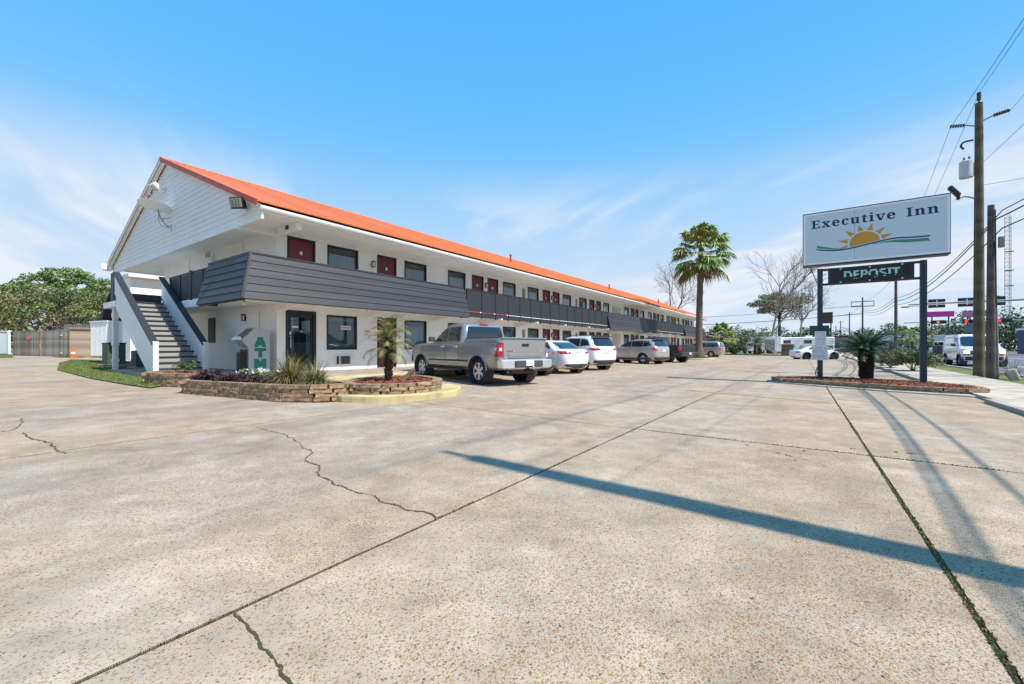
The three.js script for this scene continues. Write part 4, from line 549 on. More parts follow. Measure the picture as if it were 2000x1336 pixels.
const car = (o) => ({ low: sedanLow, top: sedanTop, wb: 2.7, R: 0.32, rimR: 0.215, tw: 0.845, tyreW: 0.2, spokes: 10, category: 'car', sideGlass: [[[-0.05, 1.06], [0.82, 1.06], [0.82, 1.36], [0.35, 1.35]], [[0.88, 1.06], [1.95, 1.06], [1.45, 1.33], [0.88, 1.36]]], rearGlass: [[-0.66, 1.055], [0.66, 1.055], [0.54, 1.345], [-0.54, 1.345]], windscreen: [[0.68, 1.04], [-0.68, 1.04], [-0.55, 1.36], [0.55, 1.36]], doors: [[[0.42, 0.34], [1.2, 0.3], [1.2, 0.99], [0.0, 0.99]], [[1.22, 0.3], [2.2, 0.3], [2.15, 0.98], [1.22, 0.99]]], mirror: [1.82, 1.08, 0.76], plate: [0.83, 0.02], tail: [{ rear: [[0.38, 0.86], [0.78, 0.84], [0.8, 0.97], [0.42, 0.93]], side: [[-0.86, 0.84], [-0.5, 0.93], [-0.52, 0.97], [-0.84, 0.96]] }], head2: [[0.45, 0.7], [0.8, 0.74], [0.78, 0.84], [0.45, 0.8]], ...o });
const sedanExtra = (o) => { mesh('diffuser', endP(sedanLow, false, [[-0.72, 0.22], [0.72, 0.22], [0.62, 0.42], [-0.62, 0.42]], 0.012, 10, 4), M.plastic, o); mesh('boot_seam', endP(sedanLow, false, [[-0.6, 0.695], [0.6, 0.695], [0.6, 0.705], [-0.6, 0.705]], 0.003, 8, 1, 0.004), M.plastic, o); mesh('boot_trim', endP(sedanLow, false, [[-0.36, 0.915], [0.36, 0.915], [0.36, 0.935], [-0.36, 0.935]], 0.012, 8, 1), M.plastic, o); mesh('axle', bar([0, 0.3, -0.7], [0, 0.3, 0.7], 0.05), M.black, o); };
vehicle(car({ name: 'sedan', label: 'white four-door sedan parked next to the white SUV', at: [-9.0, -16.5], head: HEAD, paint: whiteP, extra: sedanExtra }));
vehicle(car({ name: 'sedan', label: 'blue-grey sedan mostly hidden behind the silver pickup', at: [-9.35, -14.3], head: HEAD, paint: blueGrey, extra: sedanExtra }));
const suvLow = [[0.24, 3.3, -0.75, 0.78, 6], [0.34, 3.48, -0.9, 0.87, 6], [0.55, 3.55, -0.97, 0.91, 6.5], [0.8, 3.54, -0.98, 0.92, 6.5], [0.94, 3.42, -0.975, 0.915, 6.5], [1.02, 3.1, -0.96, 0.905, 6.5], [1.1, 2.55, -0.93, 0.88, 6.5], [1.14, 2.4, -0.91, 0.86, 6.5]];
const suvTop = [[1.08, 2.5, -0.93, 0.875, 7], [1.2, 2.25, -0.87, 0.85, 7], [1.42, 1.8, -0.74, 0.785, 6.5], [1.58, 1.42, -0.63, 0.72, 6], [1.65, 1.1, -0.56, 0.67, 5.5], [1.69, 0.6, -0.3, 0.5, 5]];
const suvExtra = (low, h = 0.5) => (o) => { mesh('rear_bumper_cladding', endP(low, false, [[-0.86, 0.27], [0.86, 0.27], [0.84, h], [-0.84, h]], 0.014, 14, 5), M.plastic, o); mesh('roof_spoiler', rbox(0.22, 0.035, 1.24, -0.62, 1.66, 0, 0.014), M.plastic, o); mesh('hatch_trim', endP(low, false, [[-0.4, 1.0], [0.4, 1.0], [0.4, 1.03], [-0.4, 1.03]], 0.018, 6, 1), M.chrome, o); mesh('axle', bar([0, 0.34, -0.75], [0, 0.34, 0.75], 0.06), M.black, o); for (const s of [1, -1]) mesh('roof_rail', tube([[1.2, 1.64, s * 0.6], [0.9, 1.71, s * 0.6], [-0.1, 1.715, s * 0.6], [-0.4, 1.65, s * 0.6]], 0.016, 14, 6), M.plastic, o); };
const suv = (o) => ({ low: suvLow, top: suvTop, wb: 2.68, R: 0.35, rimR: 0.23, tw: 0.872, tyreW: 0.22, spokes: 5, style: 'split', category: 'SUV', sideGlass: [[[-0.62, 1.22], [0.02, 1.16], [0.02, 1.55], [-0.4, 1.5]], [[0.06, 1.16], [0.98, 1.16], [0.98, 1.57], [0.06, 1.56]], [[1.04, 1.16], [2.15, 1.16], [1.5, 1.53], [1.04, 1.57]]], rearGlass: [[-0.7, 1.17], [0.7, 1.17], [0.6, 1.58], [-0.6, 1.58]], windscreen: [[0.75, 1.15], [-0.75, 1.15], [-0.62, 1.58], [0.62, 1.58]], doors: [[[0.42, 0.42], [1.12, 0.36], [1.12, 1.1], [0.1, 1.1]], [[1.14, 0.36], [2.25, 0.36], [2.2, 1.08], [1.14, 1.1]]], mirror: [1.98, 1.18, 0.84], plate: [0.9, 0.02], tail: [{ rear: [[0.4, 0.98], [0.82, 0.96], [0.84, 1.09], [0.5, 1.08]], side: [[-0.9, 0.96], [-0.58, 1.02], [-0.6, 1.08], [-0.88, 1.09]] }], clad: [[[-0.6, 0.3], [3.2, 0.3], [3.2, 0.42], [-0.6, 0.42]]], ...o });
vehicle(suv({ name: 'suv', label: 'white SUV with grey lower bumper parked between the white sedan and silver SUV', at: [-9.1, -19.7], head: HEAD, paint: whiteP, extra: suvExtra(suvLow) }));
const suv2Low = suvLow.map((r) => [...r.slice(0, 3), r[3] + 0.005, r[4]]), suv2Top = suvTop.map(([y, a, b, c, n]) => [y * 0.985, a, b - 0.02, c, n]);
vehicle(suv({ name: 'suv', label: 'silver SUV with dark lower cladding parked alone near the far breezeway', at: [-9.05, -28.9], head: HEAD, paint: silver2, low: suv2Low, top: suv2Top, extra: suvExtra(suv2Low, 0.46), tail: [{ rear: [[0.56, 0.92], [0.8, 0.9], [0.86, 1.1], [0.74, 1.1]], side: [[-0.92, 0.88], [-0.78, 0.94], [-0.62, 1.09], [-0.88, 1.11]] }] }));
vehicle({ name: 'pickup_truck', label: 'black pickup truck half hidden behind the silver SUV', category: 'pickup truck', at: [-8.6, -33.2], head: HEAD, low: truckLow, top: truckTop, wb: 3.7, R: 0.4, rimR: 0.25, tw: 0.965, tyreW: 0.26, spokes: 6, style: 'wide', paint: black, sideGlass: [[[1.12, 1.345], [1.86, 1.345], [1.86, 1.815], [1.2, 1.815]], [[1.92, 1.345], [2.9, 1.345], [2.3, 1.79], [1.92, 1.815]]], rearGlass: [[-0.78, 1.36], [0.78, 1.36], [0.66, 1.82], [-0.66, 1.82]], tail: [{ rear: [[0.84, 0.86], [0.985, 0.86], [0.96, 1.24], [0.82, 1.24]], side: [[-1.02, 0.86], [-0.93, 0.9], [-0.93, 1.2], [-1.02, 1.24]] }], bumper: { st: [[0.5, -0.95, -1.2, 0.9, 8], [0.74, -0.95, -1.25, 0.99, 8], [0.77, -0.95, -1.22, 0.97, 8]], mat: M.plastic }, plate: [0.66, 0.2] });
const vanLow = [[0.22, 3.7, -0.85, 0.82, 7], [0.35, 3.9, -1.0, 0.94, 7], [0.7, 3.98, -1.05, 0.97, 7], [0.9, 3.85, -1.05, 0.97, 7], [1.0, 3.4, -1.04, 0.96, 7], [1.1, 3.0, -1.02, 0.93, 7]];
const vanTop = [[1.05, 3.05, -1.02, 0.93, 8], [1.3, 2.55, -0.96, 0.88, 8], [1.55, 2.05, -0.86, 0.81, 7], [1.7, 1.6, -0.76, 0.74, 6], [1.76, 1.0, -0.5, 0.55, 5]];
vehicle({ name: 'minivan', label: 'beige minivan parked behind the tall fan palm trunk', category: 'minivan', at: [-9.4, -52.5], head: [-0.99, -0.14], low: vanLow, top: vanTop, wb: 3.0, R: 0.33, rimR: 0.21, tw: 0.91, tyreW: 0.21, spokes: 7, paint: tan, sideGlass: [[[-0.75, 1.14], [0.5, 1.14], [0.5, 1.58], [-0.6, 1.58]], [[0.56, 1.14], [1.5, 1.14], [1.5, 1.6], [0.56, 1.6]], [[1.56, 1.14], [2.6, 1.14], [1.95, 1.56], [1.56, 1.6]]], rearGlass: [[-0.76, 1.14], [0.76, 1.14], [0.66, 1.6], [-0.66, 1.6]], doors: [[[0.5, 0.4], [1.5, 0.4], [1.5, 1.05], [0.45, 1.05]]], mirror: [2.4, 1.12, 0.92], plate: [0.85, 0.02], tail: [{ rear: [[0.7, 0.85], [0.88, 0.85], [0.86, 1.05], [0.72, 1.05]], side: [[-0.99, 0.85], [-0.78, 0.88], [-0.78, 1.02], [-0.98, 1.05]] }] });
const coupeLow = [[0.17, 3.3, -0.75, 0.78, 5], [0.3, 3.45, -0.86, 0.88, 5], [0.55, 3.48, -0.9, 0.91, 5], [0.7, 3.35, -0.9, 0.91, 5], [0.82, 2.8, -0.86, 0.89, 5], [0.92, 2.2, -0.76, 0.84, 5]], coupeTop = [[0.88, 2.3, -0.7, 0.83, 4.5], [1.05, 1.8, -0.3, 0.75, 4.5], [1.2, 1.4, 0.1, 0.66, 4.5], [1.28, 1.1, 0.4, 0.57, 4.2], [1.31, 0.85, 0.65, 0.4, 4]];
vehicle({ name: 'sports_coupe', label: 'low white sports coupe standing behind the sign post notices', category: 'car', at: [-1.15, -51.2], head: [0.85, -0.527], low: coupeLow, top: coupeTop, wb: 2.55, R: 0.335, rimR: 0.25, tw: 0.865, tyreW: 0.23, spokes: 5, style: 'split', rimMat: M.rimDark, paint: whiteP, sideGlass: [[[0.1, 0.96], [1.75, 0.96], [1.35, 1.2], [0.5, 1.21]]], rearGlass: [[-0.6, 0.98], [0.6, 0.98], [0.48, 1.24], [-0.48, 1.24]], windscreen: [[0.66, 0.95], [-0.66, 0.95], [-0.5, 1.24], [0.5, 1.24]], doors: [[[0.7, 0.3], [1.95, 0.3], [1.9, 0.88], [0.6, 0.88]]], mirror: [1.65, 0.98, 0.78], tail: [{ rear: [[0.55, 0.66], [0.8, 0.66], [0.8, 0.78], [0.6, 0.78]], side: [[-0.84, 0.66], [-0.6, 0.7], [-0.6, 0.76], [-0.84, 0.78]] }] });
vehicle({ name: 'pickup_truck', label: 'small white pickup parked far off between hedge and date palm', category: 'pickup truck', at: [-9.2, -84], head: [0.1, -0.995], low: truckLow, top: truckTop, wb: 3.7, R: 0.39, rimR: 0.24, tw: 0.98, spokes: 6, style: 'wide', paint: whiteP, rearGlass: [[-0.78, 1.36], [0.78, 1.36], [0.66, 1.82], [-0.66, 1.82]], tail: [{ rear: [[0.84, 0.86], [0.985, 0.86], [0.96, 1.24], [0.82, 1.24]] }] });
// road traffic
const cargoLow = [[0.35, 4.0, -1.2, 0.95, 9], [0.5, 4.15, -1.3, 1.0, 10], [0.9, 4.2, -1.32, 1.01, 10], [1.12, 4.05, -1.32, 1.01, 10], [1.2, 3.6, -1.32, 1.0, 10], [1.26, 3.3, -1.32, 0.99, 10]], cargoTop = [[1.22, 3.35, -1.32, 0.99, 12], [1.6, 2.85, -1.3, 0.95, 12], [1.95, 2.4, -1.28, 0.88, 10], [2.08, 2.2, -1.2, 0.8, 8], [2.11, 1.9, -1.0, 0.6, 7]];
vehicle({ name: 'cargo_van', label: 'white work van with lit headlights towing a trailer along the road', category: 'van', at: [8.6, -43.0], head: [0.0, 1], dy: -0.036, low: cargoLow, top: cargoTop, wb: 3.5, R: 0.37, rimR: 0.22, tw: 0.97, spokes: 6, paint: whiteP, windscreen: [[0.86, 1.28], [-0.86, 1.28], [-0.74, 1.96], [0.74, 1.96]], sideGlass: [[[2.0, 1.3], [2.95, 1.3], [2.45, 1.85], [2.0, 1.88]]], mirror: [2.85, 1.4, 1.0], mirrorMat: M.plastic, doors: [[[2.0, 0.5], [3.1, 0.5], [3.1, 1.2], [2.0, 1.2]]],
  extra: (o) => { mesh('grille', endP(cargoLow, true, [[0.62, 0.78], [-0.62, 0.78], [-0.62, 1.02], [0.62, 1.02]], 0.012, 8, 4), M.plastic, o); mesh('front_bumper', endP(cargoLow, true, [[0.92, 0.4], [-0.92, 0.4], [-0.94, 0.62], [0.94, 0.62]], 0.05, 10, 3), M.plastic, o); for (const s of [1, -1]) { mesh('headlight', endP(cargoLow, true, s > 0 ? [[0.9, 0.84], [0.64, 0.84], [0.64, 1.0], [0.9, 1.0]] : [[-0.64, 0.84], [-0.9, 0.84], [-0.9, 1.0], [-0.64, 1.0]], 0.016, 4, 3), std({ color: rgb(0.9, 0.85, 0.7), emissive: rgb(1, 0.72, 0.36), emissiveIntensity: 2.2, roughness: 0.3 }), o); mesh('indicator', endP(cargoLow, true, s > 0 ? [[0.92, 0.72], [0.64, 0.72], [0.64, 0.81], [0.92, 0.81]] : [[-0.64, 0.72], [-0.92, 0.72], [-0.92, 0.81], [-0.64, 0.81]], 0.016, 4, 2), std({ color: rgb(0.7, 0.22, 0.03), roughness: 0.3 }), o); } mesh('side_lettering', [...Array(4)].map((_, i) => rbox(0.16, 0.22, 0.006, 0.9 + i * 0.24, 1.02, -1.018, 0.002)), M.galv, o); } });
{ const t = thing('trailer', 'low flatbed trailer with a dark load behind the work van', 'trailer', [8.6, -0.036, -48.6]); mesh('deck', rbox(1.9, 0.12, 4.0, 0, 0.62, 0, 0.02), M.galv, t); mesh('load', rbox(1.3, 0.7, 1.6, -0.1, 1.03, 0.6, 0.06), M.plastic, t); mesh('tool_box', rbox(1.5, 0.5, 0.8, 0, 0.93, -1.2, 0.05), M.whitePaint, t); mesh('drawbar', bar([0, 0.55, 2], [0, 0.5, 3.8], 0.05), M.black, t); const g = wheelGeos(0.33, 0.19, 0.2, 6, 'wide'); for (const [z, s] of [[0.4, 1], [0.4, -1], [-0.5, 1], [-0.5, -1]]) { const w = part('wheel', t); w.position.set(s * 1.05, 0.33, z); w.rotation.y = s * Math.PI / 2; mesh('tyre', g.tyre, M.tyre, w); mesh('rim', g.rim, M.whitePaint, w); } for (const s of [1, -1]) mesh('mudguard', rbox(0.24, 0.04, 1.8, s * 1.05, 0.72, -0.05, 0.02), M.black, t); }
vehicle(car({ name: 'sedan', label: 'small silver car driving far down the road behind the sago palm', at: [7.6, -84], head: [0.05, 1], dy: -0.036, paint: silver2, head2: [[0.45, 0.7], [0.8, 0.74], [0.78, 0.84], [0.45, 0.8]] }));
vehicle(suv({ name: 'suv', label: 'dark SUV far away in the oncoming lane of the road', at: [15.6, -120], head: [0, -1], dy: -0.036, paint: blueGrey }));
// ---------- roadside sign ----------
const SZ = -17.35;
{
  const s = thing('motel_sign', 'large lit-box sign on two dark posts reading Executive Inn with a rising sun', 'sign', [1.4, 0.12, SZ]);
  const px = [-1.28, 1.2], W = 3.5, y0 = 3.75, y1 = 5.5, cy = (y0 + y1) / 2;
  for (const x of px) mesh('post', metreUV(rbox(0.15, 3.72, 0.15, x, 1.8, 0, 0.012)), M.navy, s);
  mesh('cabinet', rbox(W, y1 - y0, 0.4, 0, cy, -0.02, 0.015), M.navy, s);
  const frame = part('frame', s), fz = 0.19; for (const [a, b, c, d] of [[-W / 2 + 0.02, W / 2 - 0.02, y1 - 0.1, y1 - 0.04], [-W / 2 + 0.02, W / 2 - 0.02, y0 + 0.04, y0 + 0.1], [-W / 2 + 0.02, -W / 2 + 0.08, y0 + 0.1, y1 - 0.1], [W / 2 - 0.08, W / 2 - 0.02, y0 + 0.1, y1 - 0.1]]) mesh('retainer', span(a, b, c, d, fz - 0.015, fz + 0.012), M.whitePaint, frame);
  const face = canvasTex(2048, 1024, (c, w, h) => {
    c.fillStyle = '#c9d4d8'; c.fillRect(0, 0, w, h);
    c.fillStyle = '#0d2440'; c.font = 'bold 236px serif'; c.textBaseline = 'alphabetic';
    const word = 'Executive Inn', ws = [...word].map((k) => (k === ' ' ? 120 : c.measureText(k).width * 1.07) + 17), tot = ws.reduce((a, b) => a + b, 0), sc = 1870 / tot; let x = 92;
    [...word].forEach((k, i) => { c.save(); c.translate(x, 282); c.scale(sc * 1.07, 1.0); c.fillText(k, 0, 0); c.lineWidth = 5; c.strokeStyle = '#0d2440'; c.strokeText(k, 0, 0); c.restore(); x += ws[i] * sc; });
    const wave = (t) => [226 + t * 1524, 706 + 66 * Math.sin(t * 5.1 + 0.55) * (t < 0.5 ? 1 : 1) - 20 - t * 60 + 60];
    const top = (u) => { const t = u; return 770 + 78 * Math.sin(Math.PI * (0.12 + t * 1.52)) - t * 20; };
    const wv = (t) => 742 + (t < 0.22 ? 60 * Math.sin(t / 0.22 * Math.PI / 2) : t < 0.74 ? 60 - 122 * sm((t - 0.22) / 0.52) : -62 + 30 * Math.sin((t - 0.74) / 0.26 * Math.PI / 2) * 0.9);
    const X = (t) => 178 + t * 1650, cx = 928, cyy = 700, R = 226;
    c.fillStyle = '#c9922b';
    for (const [a, l] of [[192, 420], [167, 425], [135, 420], [103, 380], [73, 395], [43, 410], [17, 430]]) { const r = a * Math.PI / 180, q = 11 * Math.PI / 180; c.beginPath(); c.moveTo(cx + Math.cos(r - q) * 262, cyy - Math.sin(r - q) * 262 * 0.98); c.lineTo(cx + Math.cos(r) * l, cyy - Math.sin(r) * l); c.lineTo(cx + Math.cos(r + q) * 262, cyy - Math.sin(r + q) * 262 * 0.98); c.closePath(); c.fill(); }
    c.beginPath(); c.arc(cx, cyy, R, 0, Math.PI * 2); c.fill();
    c.fillStyle = '#c9d4d8'; c.beginPath(); c.moveTo(X(0.1), wv(0.1) - 26); for (let t = 0.1; t <= 0.9; t += 0.01) c.lineTo(X(t), wv(t) - 26); c.lineTo(X(0.9), 1024); c.lineTo(X(0.1), 1024); c.closePath(); c.fill();
    c.strokeStyle = '#1a4a78'; c.lineWidth = 30; c.beginPath(); for (let t = 0; t <= 1.0001; t += 0.01) c[t ? 'lineTo' : 'moveTo'](X(t), wv(t)); c.stroke();
    c.fillStyle = '#3f8d5d'; c.beginPath(); for (let t = 0; t <= 0.3; t += 0.01) c[t ? 'lineTo' : 'moveTo'](X(t), wv(t) - 34 + t * 70); for (let t = 0.3; t >= 0; t -= 0.01) c.lineTo(X(t), wv(t) - 92 + t * 265); c.closePath(); c.fill();
    c.beginPath(); for (let t = 0.52; t <= 1; t += 0.01) c[t > 0.52 ? 'lineTo' : 'moveTo'](X(t), wv(t) + 34 - Math.max(0, 0.72 - t) * 70); for (let t = 1; t >= 0.52; t -= 0.01) c.lineTo(X(t), wv(t) + 34 + 62 * sm(clamp((t - 0.52) / 0.3))); c.closePath(); c.fill();
    const r = rng(3); for (let i = 0; i < 260; i++) { c.fillStyle = `rgba(90,100,100,${0.03 + r() * 0.05})`; c.fillRect(r() * w, r() * h, 1 + r() * 3, 8 + r() * 60); }
  });
  mesh('sign_face', new THREE.PlaneGeometry(W - 0.16, y1 - y0 - 0.2).translate(0, cy, fz + 0.001), std({ map: face, roughness: 0.4 }), s).userData.label = 'pale panel lettered Executive Inn over a golden sun and blue and green waves';
  mesh('seam', span(-0.004, 0.004, y0 + 0.1, y1 - 0.1, fz + 0.0015, fz + 0.004).translate(-0.4, 0, 0), M.galv, s);
  // message board
  const b = part('message_board', s); mesh('housing', rbox(2.06, 0.5, 0.22, -0.04, 3.37, 0.02, 0.01), M.black, b);
  const led = (em) => canvasTex(512, 128, (c, w, h) => { c.fillStyle = em ? '#000' : '#050807'; c.fillRect(0, 0, w, h); const t = document.createElement('canvas'); t.width = 64; t.height = 16; const k = t.getContext('2d'); k.fillStyle = '#000'; k.fillRect(0, 0, 64, 16); k.fillStyle = '#fff'; k.font = '15px sans-serif'; k.textAlign = 'center'; k.textBaseline = 'alphabetic'; k.fillText('DEPOSIT', 33, 13, 46); const d = k.getImageData(0, 0, 64, 16).data; for (let j = 0; j < 16; j++) for (let i = 0; i < 64; i++) if (d[(j * 64 + i) * 4] > 110) { const off = j >= 10 && hash(i, j, 1, 4) > 0.12; c.fillStyle = off ? '#0a1511' : em ? '#8fd8bf' : '#b4e6d6'; c.fillRect(i * 8 + 0.6, j * 8 + 0.6, 7, 7); } });
  mesh('led_screen', new THREE.PlaneGeometry(1.9, 0.42).translate(-0.04, 3.37, 0.1315), std({ map: led(false), emissiveMap: led(true), emissive: rgb(1, 1, 1), emissiveIntensity: 0.1, roughness: 0.4 }), b).userData.label = 'black message screen showing DEPOSIT in green-white dots';
  for (const [x, y] of [[-0.75, 3.58], [-0.03, 3.58], [0.72, 3.58], [-0.75, 3.16], [-0.03, 3.16], [0.72, 3.16]]) mesh('bolt', rbox(0.05, 0.035, 0.02, x, y, 0.142, 0.008), M.clearLens, b);
  for (const y of [3.14, 3.62]) mesh('cross_bar', rbox(2.4, 0.07, 0.08, -0.04, y, -0.04, 0.008), M.navy, s); mesh('conduit', tube([[-1.55, 3.75, 0.05], [-1.5, 3.6, 0.05], [-1.36, 3.2, 0.05]], 0.012, 12, 5), M.wire, s);
  mesh('base_pipe', tube([[-1.36, 0.05, 0.1], [-1.4, 0.22, 0.1], [-1.34, 0.45, 0.08]], 0.014, 10, 5), M.wire, s);
  const notice = (w, h, rows, seed) => canvasTex(256, Math.round(256 * h / w), (c, W, H) => { c.fillStyle = '#d5d6d6'; c.fillRect(0, 0, W, H); const r = rng(seed); for (let i = 0; i < rows; i++) { c.fillStyle = i % 3 ? '#6a6c86' : '#9a5560'; for (let x = 22; x < W - 26; x += 11 + r() * 9) if (r() > 0.25) c.fillRect(x, 12 + i * (H - 20) / rows, 4 + r() * 7, (H - 20) / rows * 0.45); } });
  const nb = part('notice_board', s); mesh('upper_panel', [rbox(0.3, 0.48, 0.015, -1.27, 1.36, 0.09, 0.004)], M.whitePaint, nb); mesh('upper_print', new THREE.PlaneGeometry(0.28, 0.46).translate(-1.27, 1.36, 0.0985), std({ map: notice(0.28, 0.46, 9, 4), roughness: 0.6 }), nb);
  const nl = part('notice_board', s); mesh('lower_panel', [rbox(0.43, 0.46, 0.015, -1.29, 0.885, 0.095, 0.004)], M.whitePaint, nl); mesh('lower_print', new THREE.PlaneGeometry(0.41, 0.44).translate(-1.29, 0.885, 0.1035), std({ map: notice(0.41, 0.44, 8, 9), roughness: 0.6 }), nl);
}
// ---------- utility poles and cables ----------
function pole(x, z, h, r, mat, label, arms = true) { const p = thing('utility_pole', label, 'utility pole', [x, 0.03, z]); mesh('shaft', metreUV(cyl(r, r * 0.66, h, 0, 0, 0, 18)), mat, p); return p; }
{
  const a = pole(5.19, -24.1, 10.7, 0.17, M.poleWood, 'tall weathered wooden utility pole with grey transformer beside the road');
  mesh('top_insulator', [cyl(0.03, 0.03, 0.12, 0, 10.7, 0, 8), ...[0, 1, 2, 3].map((i) => cyl(0.07, 0.06, 0.05, 0, 10.82 + i * 0.08, 0, 10))], M.poleDark, a);
  for (const [sx, y] of [[-1, 9.95], [1, 10.1]]) { const g = part('arm_insulator', a); mesh('rod', bar([0.1 * sx, y - 0.12, 0], [0.4 * sx, y, 0], 0.025), M.galv, g); mesh('porcelain', [...Array(6)].map((_, i) => bar([sx * (0.4 + i * 0.07), y + i * 0.012, 0], [sx * (0.45 + i * 0.07), y + 0.008 + i * 0.012, 0], 0.07, 0.055, 10)), M.poleDark, g); }
  const t = part('transformer', a); mesh('tank', [cyl(0.2, 0.2, 0.62, -0.36, 7.85, 0.05, 18), cyl(0.2, 0.14, 0.05, -0.36, 8.47, 0.05, 18)], std({ color: rgb(0.5, 0.51, 0.53), roughness: 0.5 }), t); mesh('bushing', [cyl(0.04, 0.03, 0.16, -0.42, 8.5, 0.05, 8), cyl(0.04, 0.03, 0.16, -0.28, 8.5, 0.08, 8)], M.galv, t); mesh('bracket', rbox(0.2, 0.5, 0.08, -0.18, 8.15, 0, 0.01), M.galv, t);
  mesh('cut_out', [tube([[-0.15, 9.3, 0], [-0.42, 9.28, 0], [-0.5, 9.15, 0.02], [-0.42, 9.0, 0.02]], 0.035, 14, 6)], M.poleDark, a);
  const l = part('street_light', a); mesh('arm', tube([[-0.12, 7.0, 0], [-0.4, 7.1, 0.1], [-0.58, 7.05, 0.16]], 0.025, 12, 6), M.galv, l); mesh('head', [rbox(0.16, 0.5, 0.24, 0, 0, 0, 0.05).rotateZ(0.6).translate(-0.72, 7.35, 0.2), rbox(0.1, 0.2, 0.14, -0.6, 7.1, 0.16, 0.03)], M.black, l);
  const b = pole(5.26, -23.0, 6.4, 0.14, M.poleDark, 'shorter dark wooden pole carrying cables beside the tall pole'); mesh('conduit', [bar([0.17, 0, 0.03], [0.13, 2.6, 0.03], 0.03)], M.galv, b); mesh('cable_riser', bar([0.1, 2.6, 0.14], [0.08, 6.2, 0.1], 0.02), M.wire, b); mesh('meter_box', rbox(0.14, 0.4, 0.16, 0.24, 5.0, 0.05, 0.02), M.galv, b);
  const c = pole(5.25, -3.15, 10.35, 0.19, M.poleWood, 'wooden utility pole standing behind the viewer beside the pavement'); mesh('cross_arm', [rbox(0.9, 0.1, 0.1, -0.1, 10.1, 0, 0.01), cyl(0.05, 0.05, 0.2, -0.45, 10.15, 0, 8)], M.poleDark, c); c.rotation.x = -0.075;
  const far = [[6.2, -54, 8.4], [6.4, -92, 9.5], [6.2, -122, 9], [6.0, -158, 9], [6.0, -195, 9]];
  far.forEach(([x, z, h], i) => { const p = pole(x, z, h, 0.15, M.poleDark, ['wooden pole with a street light beyond the message board', 'double-armed wooden pole seen between the sign posts', 'plain far pole second behind the double-armed pole', 'plain far pole third behind the double-armed pole', 'farthest thin pole down the road'][i]); mesh('cross_arm', i === 1 ? [rbox(3.0, 0.12, 0.12, 0, h - 0.7, 0, 0.01), rbox(3.0, 0.12, 0.12, 0, h - 1.5, 0, 0.01), ...[-1.45, 1.45].map((q) => box(0.08, 0.8, 0.08, q, h - 1.1, 0))] : rbox(1.6, 0.1, 0.1, 0, h - 0.5, 0, 0.01), M.poleDark, p); if (i === 0) mesh('lamp_head', rbox(0.7, 0.14, 0.22, -0.5, h - 0.9, 0, 0.05), M.galv, p); });
  const lines = (a0, b0, sag, r, label, group) => { const pts = [...Array(13)].map((_, i) => { const t = i / 12; return [lerp(a0[0], b0[0], t), lerp(a0[1], b0[1], t) - 4 * sag * t * (1 - t), lerp(a0[2], b0[2], t)]; }); tag(mesh('overhead_cable', tube(pts, r, 30, 5), M.wire), label, 'cable', group); };
  const hv = 'overhead power lines', tv = 'thick low telephone cables';
  lines([5.2, 11.15, -24.1], [5.25, 11.0, -3.5], 0.12, 0.007, 'thin power line from the tall pole top towards the viewer', hv); lines([5.25, 11.0, -3.5], [5.3, 11, 16], 0.12, 0.007, 'thin power line running on behind the viewer', hv);
  lines([5.2, 11.15, -24.1], [6.2, 8.6, -54], 0.5, 0.007, 'thin top power line from the tall pole to the street light pole', hv);
  lines([4.4, 10.02, -24.1], [4.8, 10.6, -3.5], 0.25, 0.007, 'power line on the lot side of the tall pole', hv); lines([4.4, 10.02, -24.1], [5.6, 8.2, -54], 0.6, 0.007, 'power line running from the lot side insulator down the road', hv);
  lines([6.0, 10.16, -24.1], [5.8, 10.4, -3.5], 0.3, 0.007, 'power line on the road side of the tall pole', hv);
  lines([5.3, 8.4, -24.1], [5.6, 8.9, -3.5], 0.4, 0.007, 'thin neutral line below the transformer', hv); lines([5.3, 7.5, -24.1], [24, 9.5, -24], 0.4, 0.007, 'thin service line crossing over the road', hv);
  [[5.85, 6.2, 0.018], [5.7, 5.9, 0.024], [5.85, 5.55, 0.02]].forEach(([x, y, r], i) => { lines([x - 0.3, y, -23.0], [x + 0.1, y + 0.4, -3.5], 0.45, r, ['upper', 'middle', 'lower'][i] + ' telephone cable from the dark pole towards the viewer', tv); lines([x + 0.1, y + 0.4, -3.5], [x + 0.1, y + 0.4, 18], 0.4, r, ['upper', 'middle', 'lower'][i] + ' telephone cable running on behind the viewer', tv); lines([x - 0.3, y, -23.0], [6.15, y - 0.3, -54], 0.75, r, ['upper', 'middle', 'lower'][i] + ' telephone cable from the dark pole to the street light pole', tv); lines([6.15, y - 0.3, -54], [6.4, y + 1.4, -92], 0.7, r, ['upper', 'middle', 'lower'][i] + ' telephone cable on to the double-armed pole', tv); });
  lines([6.2, 8.0, -54], [6.4, 9.0, -92], 0.6, 0.014, 'far power line to the double-armed pole', hv); lines([6.4, 8.8, -92], [6.2, 8.5, -122], 0.4, 0.016, 'far power line beyond the double-armed pole', hv);
  lines([6.4, 8.2, -92], [-52, 8.2, -92], 1.0, 0.03, 'long power line crossing above the far end of the lot', hv); lines([6.4, 6.8, -92], [-52, 6.6, -94], 1.0, 0.05, 'heavy cable crossing above the far end of the lot', hv);
}
